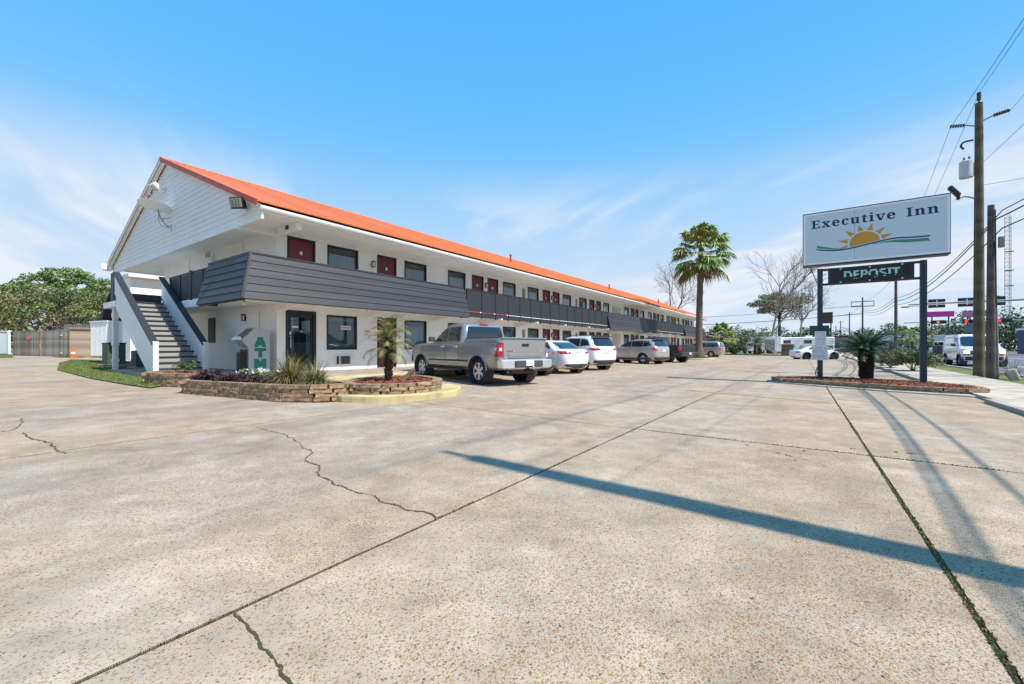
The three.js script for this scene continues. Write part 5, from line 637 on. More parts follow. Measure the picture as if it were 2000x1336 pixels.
// ---------- plants ----------
const rot = (v, axis, a) => v.clone().applyAxisAngle(axis, a);
function pinnate(q, c, o, az, el, L, droop, leaf, n, wid, col, r, vee = 0.5) {          // arching feather frond
  let p = o.clone(), e = el; const N = n, seg = L / N, up = V(0, 1, 0);
  for (let i = 0; i < N; i++) {
    const t = i / N, dir = V(Math.cos(az) * Math.cos(e), Math.sin(e), Math.sin(az) * Math.cos(e)), nx = p.clone().addScaledVector(dir, seg), side = V(-Math.sin(az), 0, Math.cos(az)), nrm = new THREE.Vector3().crossVectors(side, dir).negate().normalize(), w = 0.012 * (1 - t) + 0.003;
    q.push([p.clone().addScaledVector(side, -w), p.clone().addScaledVector(side, w), nx.clone().addScaledVector(side, w), nx.clone().addScaledVector(side, -w)].map((v) => v.toArray())); c.push([col[0] * 1.3, col[1] * 1.15, col[2]]);
    if (t > 0.1) for (const s of [1, -1]) { const l = leaf * (t < 0.3 ? 0.55 + t * 1.5 : 1.05 - Math.max(0, t - 0.6) * 1.4) * (0.85 + r() * 0.3), d = side.clone().multiplyScalar(s).addScaledVector(dir, 0.55 + r() * 0.25).addScaledVector(nrm, vee * (0.7 + r() * 0.5)).normalize(), tip = p.clone().addScaledVector(d, l); tip.y -= l * l * 0.25; const b = dir.clone().multiplyScalar(wid); const k = 0.7 + r() * 0.6; q.push([p.clone().sub(b), p.clone().add(b), tip.clone().addScaledVector(b, 0.15), tip.clone().addScaledVector(b, -0.15)].map((v) => v.toArray())); c.push([col[0] * k, col[1] * k, col[2] * k]); }
    p = nx; e -= droop / N * (0.5 + t);
  }
}
function ringTrunk(h, r0, r1, n, bump, seed, lean = [0, 0], flare = 0) { const r = rng(seed), g = new THREE.CylinderGeometry(1, 1, h, 20, n).translate(0, h / 2, 0), p = g.attributes.position; for (let i = 0; i < p.count; i++) { const y = p.getY(i), t = clamp(y / h), k = lerp(r0, r1, t) * (1 + bump * (fbm(p.getX(i) * 2 + seed, y * 9, p.getZ(i) * 2, 3, seed) - 0.5)) + flare * (1 - ss(0, 0.12, t)); p.setXYZ(i, p.getX(i) * k + lean[0] * t * t, y, p.getZ(i) * k + lean[1] * t * t); } g.computeVertexNormals(); const f = flat(g), uv = f.attributes.uv; for (let i = 0; i < uv.count; i++) uv.setXY(i, uv.getX(i) * 1.6, uv.getY(i) * h); return f; }
function fanPalm(name, label, pos, H, R, seed, dense = 52, group) {                     // fan palm: ringed trunk, petioles with pleated fans
  const o = thing(name, label, 'palm', pos, 0, group), r = rng(seed), q = [], c = [];
  mesh('trunk', ringTrunk(H, R * 0.105, R * 0.08, 60, 0.24, seed, [0.25, 0.1], R * 0.07), M.palmBark, o);
  for (let k = 0; k < dense; k++) {
    const u = k / dense, az = k * 2.39996 + r() * 0.4, el = lerp(1.45, -0.7, u ** 0.9) + (r() - 0.5) * 0.25, dir = V(Math.cos(az) * Math.cos(el), Math.sin(el), Math.sin(az) * Math.cos(el)), base = V(0.25, H - 0.05 - u * 0.7, 0.1), pl = R * (0.5 + r() * 0.16), hub = base.clone().addScaledVector(dir, pl); hub.y -= pl * 0.12;
    const side = V(-Math.sin(az), 0, Math.cos(az)), up = new THREE.Vector3().crossVectors(side, dir).negate().normalize(), old = u > 0.93, w = 0.03;
    q.push([base.clone().addScaledVector(side, -w), base.clone().addScaledVector(side, w), hub.clone().addScaledVector(side, w * 0.6), hub.clone().addScaledVector(side, -w * 0.6)].map((v) => v.toArray())); c.push([0.16, 0.17, 0.05]);
    const n = 26, col = old ? [0.16, 0.12, 0.05] : [0.15 + r() * 0.09, 0.21 + r() * 0.08, 0.05 + r() * 0.02];
    for (let i = 0; i < n; i++) {
      const a = lerp(-1.95, 1.95, (i + 0.5) / n), L = R * 0.46 * (1 - 0.16 * Math.abs(a)) * (0.85 + r() * 0.25), d = dir.clone().multiplyScalar(Math.cos(a)).addScaledVector(side, Math.sin(a)).addScaledVector(up, 0.16 - 0.1 * Math.abs(a)).normalize(), m = hub.clone().addScaledVector(d, L * 0.62), tip = hub.clone().addScaledVector(d, L * 0.92); m.y -= L * 0.06; tip.y -= L * (0.26 + r() * 0.3);
      const t = side.clone().multiplyScalar(Math.cos(a)).addScaledVector(dir, -Math.sin(a)).multiplyScalar(L * 0.62 * 3.9 / n * 0.52), f = (i % 2 ? 1 : -1) * 0.02 * R, k2 = 0.75 + r() * 0.5, cc = col.map((x) => x * k2);
      q.push([hub.clone().addScaledVector(t, -0.05), hub.clone().addScaledVector(t, 0.05), m.clone().add(t).addScaledVector(up, f), m.clone().sub(t).addScaledVector(up, -f)].map((v) => v.toArray())); c.push(cc);
      q.push([m.clone().sub(t).addScaledVector(up, -f), m.clone().add(t).addScaledVector(up, f), tip.clone().addScaledVector(t, 0.1), tip.clone().addScaledVector(t, -0.1)].map((v) => v.toArray())); c.push(cc.map((x) => x * 1.1));
    }
  }
  mesh('crown', quads(q, c), M.leaf, o); return o;
}
function leafCloud(q, c, blobs, n, size, col, seed, flatten = 1) { const r = rng(seed); for (let k = 0; k < n; k++) { const b = blobs[(r() * blobs.length) | 0]; let x, y, z, d; do { x = r() * 2 - 1; y = r() * 2 - 1; z = r() * 2 - 1; d = x * x + y * y + z * z; } while (d > 1); const e = 0.55 + 0.45 * Math.sqrt(d) ; const m = Math.cbrt(d) || 1; x *= e / m * Math.cbrt(d); y *= flatten; const p = V(b[0] + x * b[3], b[1] + y * b[3] * (b[4] || 0.8), b[2] + z * b[3]); const a = V(r() - 0.5, r() - 0.5, r() - 0.5).normalize(), s = size * (0.5 + r()), u = V(r() - 0.5, r() - 0.5, r() - 0.5).cross(a).normalize(), v = new THREE.Vector3().crossVectors(a, u); q.push([p.clone().addScaledVector(u, -s), p.clone().addScaledVector(v, -s * 0.45), p.clone().addScaledVector(u, s), p.clone().addScaledVector(v, s * 0.45)].map((w) => w.toArray())); const t = r(), g = hash((b[0] * 31) | 0, (b[1] * 17) | 0, (b[2] * 13) | 0, seed), C = col[(g * col.length) | 0]; c.push(C.map((w) => w * (0.65 + t * 0.7))); } }
function branches(list, o, dir, len, rad, depth, r, spread = 0.55, tips, bend = 0.12) {
  const n = 4; let p = o.clone(), d = dir.clone(); for (let i = 0; i < n; i++) { const nx = p.clone().addScaledVector(d, len / n), r0 = rad * (1 - 0.45 * i / n), r1 = rad * (1 - 0.45 * (i + 1) / n); list.push(bar(p.toArray(), nx.toArray(), r0, r1, depth > 2 ? 7 : 4)); p = nx; d.add(V((r() - 0.5) * bend * 2, (r() - 0.35) * bend, (r() - 0.5) * bend * 2)).normalize(); if (depth > 0 && i >= 1 && r() < 0.75) { const ax = V(r() - 0.5, r() * 0.3, r() - 0.5).normalize(); branches(list, p, rot(d, ax, (r() < 0.5 ? -1 : 1) * (spread + r() * 0.5)).add(V(0, 0.18, 0)).normalize(), len * (0.52 + r() * 0.22), rad * 0.5, depth - 1, r, spread, tips, bend); } }
  if (depth > 0) for (let k = 0; k < 2; k++) { const ax = V(r() - 0.5, 0, r() - 0.5).normalize(); branches(list, p, rot(d, ax, (k ? -1 : 1) * (spread * 0.6 + r() * 0.3)).normalize(), len * (0.6 + r() * 0.2), rad * 0.52, depth - 1, r, spread, tips, bend); } else if (tips) tips.push(p);
}
function bareTree(label, pos, h, seed, group, mat = M.paleBark, depth = 5) { const o = thing('bare_tree', label, 'tree', pos, 0, group), r = rng(seed), l = []; branches(l, V(0, 0, 0), V(0.03, 1, 0.02), h * 0.42, h * 0.015, depth, r, 0.5, null, 0.1); const n = Math.ceil(l.length * 0.03); mesh('trunk', l.slice(0, 4), mat, o); mesh('limbs', l.slice(4), mat, o); return o; }
function leafyTree(name, label, pos, h, spreadR, seed, { leaves = 9000, size = 0.13, col = [[0.05, 0.075, 0.022], [0.075, 0.1, 0.03], [0.04, 0.06, 0.02]], trunkH = 0.4, blobs = 26, group, mat = M.bark, flat: fl = 0.62, cat = 'tree', r0 = 0.03, br = 0.22 } = {}) {
  const o = thing(name, label, cat, pos, 0, group), r = rng(seed), B = [], l = [];
  for (let k = 0; k < blobs; k++) { const a = k * 2.4 + r(), t = (k + 0.5) / blobs, y = lerp(trunkH, 0.95, Math.sqrt(t)) * h, rr = spreadR * Math.sin(Math.PI * clamp(lerp(0.22, 0.93, t))) * (0.45 + r() * 0.6); B.push([Math.cos(a) * rr, y + (r() - 0.5) * 0.08 * h, Math.sin(a) * rr, spreadR * (br + r() * br * 0.9), fl]); }
  l.push(bar([0, 0, 0], [0, h * trunkH, 0], h * r0, h * r0 * 0.7, 10), bar([0, h * trunkH, 0], [0.1, h * 0.85, 0], h * r0 * 0.7, h * r0 * 0.2, 8)); mesh('trunk', l, mat, o);
  mesh('limbs', B.map((b) => bar([0, Math.min(b[1] - 0.05 * h, h * lerp(trunkH * 0.8, 0.8, r())), 0], [b[0], b[1], b[2]], h * 0.008, h * 0.003, 5)), mat, o);
  const q = [], c = []; leafCloud(q, c, B, leaves, size, col, seed); mesh('crown', quads(q, c), M.leaf, o); return o;
}
function shrub(name, label, pos, w, h, seed, { n = 1500, size = 0.035, col, group, blobs = 7, cat = 'shrub' } = {}) { const o = thing(name, label, cat, pos, 0, group), r = rng(seed), B = []; for (let k = 0; k < blobs; k++) { const a = k * 2.4, d = w * 0.3 * Math.sqrt(k / blobs) * 1.6; B.push([Math.cos(a) * d, h * (0.35 + r() * 0.35), Math.sin(a) * d, w * 0.24 * (0.8 + r() * 0.5), h / w * 0.9]); } mesh('stems', B.map((b) => bar([0, 0, 0], [b[0] * 0.9, b[1], b[2] * 0.9], 0.012 * Math.max(1, h), 0.004, 5)), M.bark, o); const q = [], c = []; leafCloud(q, c, B, n, size, col, seed); mesh('foliage', quads(q, c), M.leaf, o); return o; }
function grassClump(name, label, pos, R, h, n, seed, cols, group) { const o = thing(name, label, 'plant', pos, 0, group), r = rng(seed), q = [], c = []; for (let k = 0; k < n; k++) { const a = r() * 6.283, lean = 0.25 + r() * 1.45, L = h * (0.65 + r() * 0.5), w = 0.006 + r() * 0.006, s = V(-Math.sin(a), 0, Math.cos(a)); let p = V(Math.cos(a) * R * 0.18 * r(), 0, Math.sin(a) * R * 0.18 * r()), e = Math.PI / 2 - lean * 0.45; const C = cols[(r() * cols.length) | 0].map((x) => x * (0.75 + r() * 0.5)); for (let i = 0; i < 4; i++) { const nx = p.clone().add(V(Math.cos(a) * Math.cos(e), Math.sin(e), Math.sin(a) * Math.cos(e)).multiplyScalar(L / 4)), w0 = w * (1 - i / 4.2), w1 = w * (1 - (i + 1) / 4.2); q.push([p.clone().addScaledVector(s, -w0), p.clone().addScaledVector(s, w0), nx.clone().addScaledVector(s, w1), nx.clone().addScaledVector(s, -w1)].map((v) => v.toArray())); c.push(C.map((x) => x * (1 + i * 0.12))); p = nx; e -= lean * 0.42; } } mesh('blades', quads(q, c), M.leaf, o); return o; }

// ---------- stone planters ----------
const stoneGeos = [1, 2, 3, 4, 5].map((s) => { const g = new THREE.BoxGeometry(1, 1, 1, 3, 2, 1), p = g.attributes.position, v = V(); for (let i = 0; i < p.count; i++) { v.fromBufferAttribute(p, i); const n = (k) => vn(v.x * 3.1 + k * 7, v.y * 2.7 + s * 5, v.z * 1.9 + k, s * 13 + k) - 0.5; p.setXYZ(i, v.x * 0.99 + n(1) * 0.03, v.y * 0.99 + n(2) * 0.05, v.z + n(3) * 0.2 * (v.z > 0 ? 1 : 0.3)); } const f = metreUV(toCreasedNormals(g, 0.5)), uv = f.attributes.uv; for (let i = 0; i < uv.count; i++) uv.setXY(i, uv.getX(i) * 0.3 + s * 0.13, uv.getY(i) * 0.12 + s * 0.31); return f; });
function planter(label, outline, yb, courses, ch, seed, mulchY, depth = 0.2, chips = 2600, capMat) {
  const cx = outline.reduce((a, p) => a + p[0], 0) / outline.length, cz = outline.reduce((a, p) => a + p[1], 0) / outline.length, o = thing('stone_planter', label, 'planter', [cx, yb, cz]), r = rng(seed);
  const curve = new THREE.CatmullRomCurve3(outline.map(([x, z]) => V(x - cx, 0, z - cz)), true, 'catmullrom', 0.4), L = curve.getLength();
  for (let k = 0; k < courses; k++) { let s = (k % 2) * 0.16 + r() * 0.05; const end = s + L - 0.12; while (s < end) { let l = 0.24 + r() * 0.2; if (end - s < 0.55) l = end - s + 0.12; const p = curve.getPointAt(((s + l / 2) / L) % 1), t = curve.getTangentAt(((s + l / 2) / L) % 1), top = k === courses - 1, m = mesh('stone', stoneGeos[(r() * 5) | 0], M.stone[(r() * r() * 1.3 * M.stone.length) % M.stone.length | 0], o); m.position.set(p.x, (k + 0.5) * ch, p.z); m.rotation.y = Math.atan2(-t.z, t.x) + (curveSign > 0 ? 0 : Math.PI) + (r() - 0.5) * 0.05; m.scale.set(l - 0.004, ch - 0.002, depth * (top ? 1.06 : 0.9 + r() * 0.12)); s += l; } }
  const pts = curve.getSpacedPoints(70), s = new THREE.Shape(pts.map((p) => new THREE.Vector2(p.x, -p.z))), g = new THREE.ShapeGeometry(s).rotateX(-Math.PI / 2).translate(0, mulchY, 0); mesh('mulch_bed', metreUV(g), M.mulch, o);
  const inside = (x, z) => { let k = false; for (let i = 0, j = pts.length - 1; i < pts.length; j = i++) if ((pts[i].z > z) !== (pts[j].z > z) && x < (pts[j].x - pts[i].x) * (z - pts[i].z) / (pts[j].z - pts[i].z) + pts[i].x) k = !k; return k; };
  const bb = new THREE.Box2().setFromPoints(pts.map((p) => new THREE.Vector2(p.x, p.z))), q = [], c = []; for (let k = 0; k < chips; k++) { const x = lerp(bb.min.x, bb.max.x, r()), z = lerp(bb.min.y, bb.max.y, r()); if (!inside(x, z)) continue; const a = r() * 6.28, l = 0.012 + r() * 0.03, w = 0.006 + r() * 0.01, ti = (r() - 0.5) * 0.03, y = mulchY + 0.006 + r() * 0.025, dx = Math.cos(a) * l, dz = Math.sin(a) * l, ex = -Math.sin(a) * w, ez = Math.cos(a) * w; q.push([[x - dx - ex, y - ti, z - dz - ez], [x - dx + ex, y - ti, z - dz + ez], [x + dx + ex, y + ti, z + dz + ez], [x + dx - ex, y + ti, z + dz - ez]]); const k2 = 0.6 + r() * 0.9; c.push([0.26 * k2, 0.075 * k2, 0.035 * k2]); } const mc = mesh('mulch_chips', quads(q, c), std({ vertexColors: true, roughness: 0.95, side: THREE.DoubleSide }), o); mc.userData.kind = 'stuff';
  return o;
}
const curveSign = 1;
// outlines run counter-clockwise seen from above so the stones' worn faces look outward
planter('long low stone planter with purple and grassy plants in front of the cash machine', [[-12.15, -3.75], [-11.0, -3.95], [-9.9, -4.2], [-9.0, -4.42], [-8.35, -4.85], [-8.25, -5.4], [-8.8, -5.6], [-10.4, -5.3], [-12.1, -4.75], [-12.5, -4.2]], groundY(-10), 4, 0.085, 101, 0.24, 0.2, 5200);
planter('small raised stone planter at the foot of the staircase', [[-15.3, -3.8], [-14.3, -3.95], [-13.55, -4.3], [-13.5, -4.7], [-14.2, -4.86], [-15.4, -4.6], [-15.75, -4.15]], groundY(-14.5), 4, 0.09, 102, 0.33, 0.22, 900);
planter('round stone planter holding the small date palm on a yellow kerb', [[-7.55, -5.75], [-7.2, -6.35], [-7.25, -7.05], [-7.95, -7.75], [-9.0, -8.1], [-9.6, -7.7], [-9.5, -6.8], [-8.95, -5.9], [-8.15, -5.5]], 0.19, 3, 0.075, 103, 0.18, 0.22, 4200);
planter('long low stone planter around the posts of the roadside sign', [[-0.95, -16.9], [0.2, -16.2], [1.5, -15.55], [2.6, -15.2], [3.35, -15.35], [3.35, -16.6], [2.6, -17.7], [1.2, -18.4], [-0.4, -18.3], [-1.1, -17.6]], 0.0, 2, 0.085, 104, 0.15, 0.22, 5200);
{ // yellow kerb ring below the palm planter, concrete apron edge below the sign planter
  const ring = (pts, y0, y1, mat, name, label, bev = 0.025) => { const cx = pts.reduce((a, p) => a + p[0], 0) / pts.length, cz = pts.reduce((a, p) => a + p[1], 0) / pts.length, cv = new THREE.CatmullRomCurve3(pts.map(([x, z]) => V(x - cx, 0, z - cz)), true, 'catmullrom', 0.4).getSpacedPoints(60), s = new THREE.Shape(cv.map((p) => new THREE.Vector2(p.x, -p.z))); const g = new THREE.ExtrudeGeometry(s, { depth: y1 - y0 - bev, bevelEnabled: true, bevelSize: bev, bevelThickness: bev, bevelSegments: 2, bevelOffset: -bev }).rotateX(-Math.PI / 2).translate(0, 0, 0); const m = mesh(name, metreUV(g), mat); m.position.set(cx, y0, cz); return structure(m, label, 'kerb'); };
  ring([[-8.2, -5.1], [-7.45, -5.35], [-6.98, -6.0], [-6.85, -6.9], [-7.0, -7.6], [-7.7, -8.35], [-9.0, -8.75], [-11.9, -9.3], [-12.1, -7.0], [-9.5, -6.2]], -0.1, 0.195, M.yellowKerb, 'planter_kerb', 'yellow painted kerb island under the palm planter');
  ring([[-1.35, -17.2], [-0.9, -16.6], [0.2, -15.85], [1.5, -15.15], [2.6, -14.75], [3.3, -14.6], [3.6, -16], [3.4, -18.5], [0, -18.9], [-1.3, -18.2]], -0.1, 0.04, M.concrete, 'sign_apron', 'grey concrete kerb around the sign planter');
  ring([[-8.2, -40.6], [-7.6, -41.8], [-7.8, -43.6], [-9.2, -44.6], [-12, -44.9], [-12, -41.0], [-9.6, -40.2]], -0.1, 0.2, M.yellowKerb, 'palm_island', 'yellow kerbed island under the tall fan palm');
}
grassPatch([[-8.1, -41.2], [-7.95, -42.8], [-8.5, -43.9], [-10.5, -44.5], [-11.8, -44.5], [-11.8, -41.3], [-9.5, -40.6]], 5000, 66, 'grass on the island under the tall fan palm', 0.1).position.y = 0.11;
// plants in the planters
{
  const py = 0.36, gr = [[0.2, 0.15, 0.05], [0.13, 0.14, 0.04], [0.28, 0.17, 0.07], [0.09, 0.11, 0.03]], gr2 = [[0.16, 0.16, 0.05], [0.1, 0.13, 0.035], [0.24, 0.19, 0.07]];
  grassClump('grass_plant', 'large bronze-tipped grassy plant in the long planter before the office door', [-9.55, py - 0.04, -4.85], 0.85, 0.8, 600, 201, gr); grassClump('grass_plant', 'smaller green grassy plant at the end of the long planter', [-8.8, py - 0.04, -5.0], 0.7, 0.66, 520, 202, gr2);
  const purple = [[0.06, 0.022, 0.032], [0.09, 0.03, 0.035], [0.045, 0.025, 0.035]], green = [[0.07, 0.13, 0.035], [0.1, 0.16, 0.05]];
  shrub('purple_shrub', 'dark purple leafy shrub at the stair end of the long planter', [-12.0, py - 0.05, -4.15], 0.62, 0.4, 211, { col: purple, n: 1100 }); shrub('purple_shrub', 'dark purple shrub beneath the green flowering plant', [-11.05, py - 0.05, -4.3], 0.6, 0.36, 212, { col: purple, n: 1000 }); shrub('purple_shrub', 'dark purple shrub in front of the cash machine', [-10.5, py - 0.05, -4.55], 0.6, 0.36, 213, { col: purple, n: 1000 });
  shrub('flowering_plant', 'bright green leafy plant with small white blossoms in the long planter', [-11.25, py - 0.05, -4.85], 0.9, 0.36, 214, { col: green, n: 1500 }); shrub('flowering_plant', 'light green leafy plant beside the cash machine', [-10.6, py - 0.05, -5.05], 0.65, 0.34, 215, { col: green, n: 1000 });
  shrub('reddish_shrub', 'small reddish shrub between cash machine and grassy plant', [-10.1, py - 0.05, -5.1], 0.45, 0.45, 216, { col: [[0.15, 0.05, 0.05], [0.12, 0.07, 0.04]], n: 500, size: 0.028 });
  shrub('small_bush', 'tiny round bush in the planter at the stair foot', [-14.3, 0.46, -4.35], 0.5, 0.46, 217, { col: [[0.09, 0.12, 0.035], [0.07, 0.1, 0.03]], n: 620, size: 0.026 });
  const fl = []; const r = rng(8); for (let k = 0; k < 16; k++) fl.push(new THREE.IcosahedronGeometry(0.016 + r() * 0.012, 0).translate(-11.25 + (r() - 0.5) * 0.8, py + 0.2 + r() * 0.12, -4.85 + (r() - 0.5) * 0.6)); const b = mesh('blossoms', fl, M.whitePaint); tag(b, 'small white blossoms on the green plant in the long planter', 'flowers', null, 'stuff');
}
{ // young date palm
  const o = thing('date_palm', 'young date palm with shaggy crown in the round planter', 'palm', [-8.5, 0.34, -6.7]), r = rng(301), q = [], c = []; mesh('trunk', ringTrunk(1.1, 0.065, 0.09, 26, 0.9, 41), std({ map: barkTex, bumpMap: noiseBump, bumpScale: 0.03, roughness: 1, color: rgb(0.13, 0.09, 0.07) }), o);
  for (let k = 0; k < 44; k++) { const u = k / 44, old = k % 4 === 3, col = old ? [0.42, 0.31, 0.16] : u > 0.4 ? [0.24, 0.24, 0.08] : [0.15, 0.2, 0.055]; pinnate(q, c, V(0, 1.1 - u * 0.6 + 0.1, 0), k * 2.4 + r() * 0.5, lerp(1.55, 0.45, u) + (r() - 0.5) * 0.5, 0.52 + r() * 0.4, 2.2, 0.16, 22, 0.008, col, r, 0.35); }
  mesh('crown', quads(q, c), M.leaf, o); const bs = [], rr = rng(9); for (let k = 0; k < 70; k++) { const a = k * 2.4, y = 0.05 + k / 70 * 0.95; const rad = lerp(0.06, 0.085, y); bs.push(plank([Math.cos(a) * rad * 0.8, y, Math.sin(a) * rad * 0.8], [Math.cos(a) * (rad + 0.035 + rr() * 0.03), y + 0.08 + rr() * 0.04, Math.sin(a) * (rad + 0.035)], 0.03, 0.014)); } mesh('leaf_bases', bs, std({ map: barkTex, roughness: 1, color: rgb(0.22, 0.14, 0.1) }), o);
  const st = thing('palm_stub', 'cut leaning palm stub beside the young date palm', 'stump', [-8.3, 0.35, -6.95]); mesh('stub', metreUV(bar([0, 0, 0], [0.16, 0.3, -0.26], 0.07, 0.05, 10)), M.palmBark, st);
}
{ // sago palm by the sign
  const o = thing('sago_palm', 'dark green sago palm with thick trunk between the sign posts', 'palm', [1.35, 0.13, -18.1]), r = rng(311), q = [], c = []; mesh('trunk', ringTrunk(0.92, 0.17, 0.15, 26, 0.6, 43), std({ map: barkTex, bumpMap: noiseBump, bumpScale: 0.04, roughness: 1, color: rgb(0.1, 0.065, 0.05) }), o);
  for (let k = 0; k < 84; k++) { const u = k / 84; pinnate(q, c, V(0, 0.9, 0), k * 2.4 + r() * 0.3, lerp(1.35, 0.22, u ** 0.8) + (r() - 0.5) * 0.2, 1.0 + r() * 0.2, 1.3, 0.15, 38, 0.01, u > 0.85 ? [0.08, 0.1, 0.03] : [0.035, 0.078, 0.028], r, 0.3); } mesh('crown', quads(q, c), M.leaf, o);
  const bs = [], rr = rng(19); for (let k = 0; k < 110; k++) { const a = k * 2.4, y = 0.04 + k / 110 * 0.86; bs.push(plank([Math.cos(a) * 0.13, y, Math.sin(a) * 0.13], [Math.cos(a) * (0.19 + rr() * 0.03), y + 0.07, Math.sin(a) * (0.19 + rr() * 0.02)], 0.05, 0.018)); } mesh('leaf_bases', bs, std({ map: barkTex, roughness: 1, color: rgb(0.11, 0.075, 0.055) }), o);
}
fanPalm('fan_palm', 'tall fan palm with round crown on the kerbed island', [-8.94, 0.2, -42.8], 10.2, 3.0, 321, 52);
// shrubs along the pavement
{ const col = [[0.14, 0.16, 0.06], [0.1, 0.13, 0.045], [0.2, 0.2, 0.09], [0.07, 0.1, 0.03]], names2 = ['pavement shrub next to the sago palm, largest of the row', 'pale feathery pavement shrub second in the row', 'pavement shrub third in the row beyond the sago palm', 'pavement shrub fourth in the row beyond the sago palm', 'pavement shrub farthest from the sign beside the coupe'];
  [[3.75, -27.5, 1.7, 1.35], [3.35, -31, 1.3, 1.1], [3.3, -34.5, 1.6, 1.0], [3.25, -39, 1.7, 1.0], [3.3, -44, 1.8, 1.05]].forEach(([x, z, w, h], i) => shrub('verge_shrub', names2[i], [x, 0.05, z], w, h, 330 + i, { col: i === 1 ? [[0.25, 0.26, 0.13], [0.2, 0.21, 0.1]] : col, n: 4200, size: 0.062, group: 'shrubs along the pavement', blobs: 12 }));
  grassClump('yucca', 'spiky yucca at the foot of the two poles', [5.75, 0.05, -22.9], 0.5, 0.85, 130, 341, [[0.06, 0.09, 0.035], [0.05, 0.075, 0.03]]);
  const rk = thing('marker_stone', 'pale leaning concrete marker at the pole foot', 'stone', [5.6, 0.02, -22.2]); mesh('block', metreUV(rbox(0.26, 0.46, 0.2, 0, 0, 0, 0.07, 3).rotateZ(0.3).translate(0, 0.2, 0)), M.concrete, rk);
}
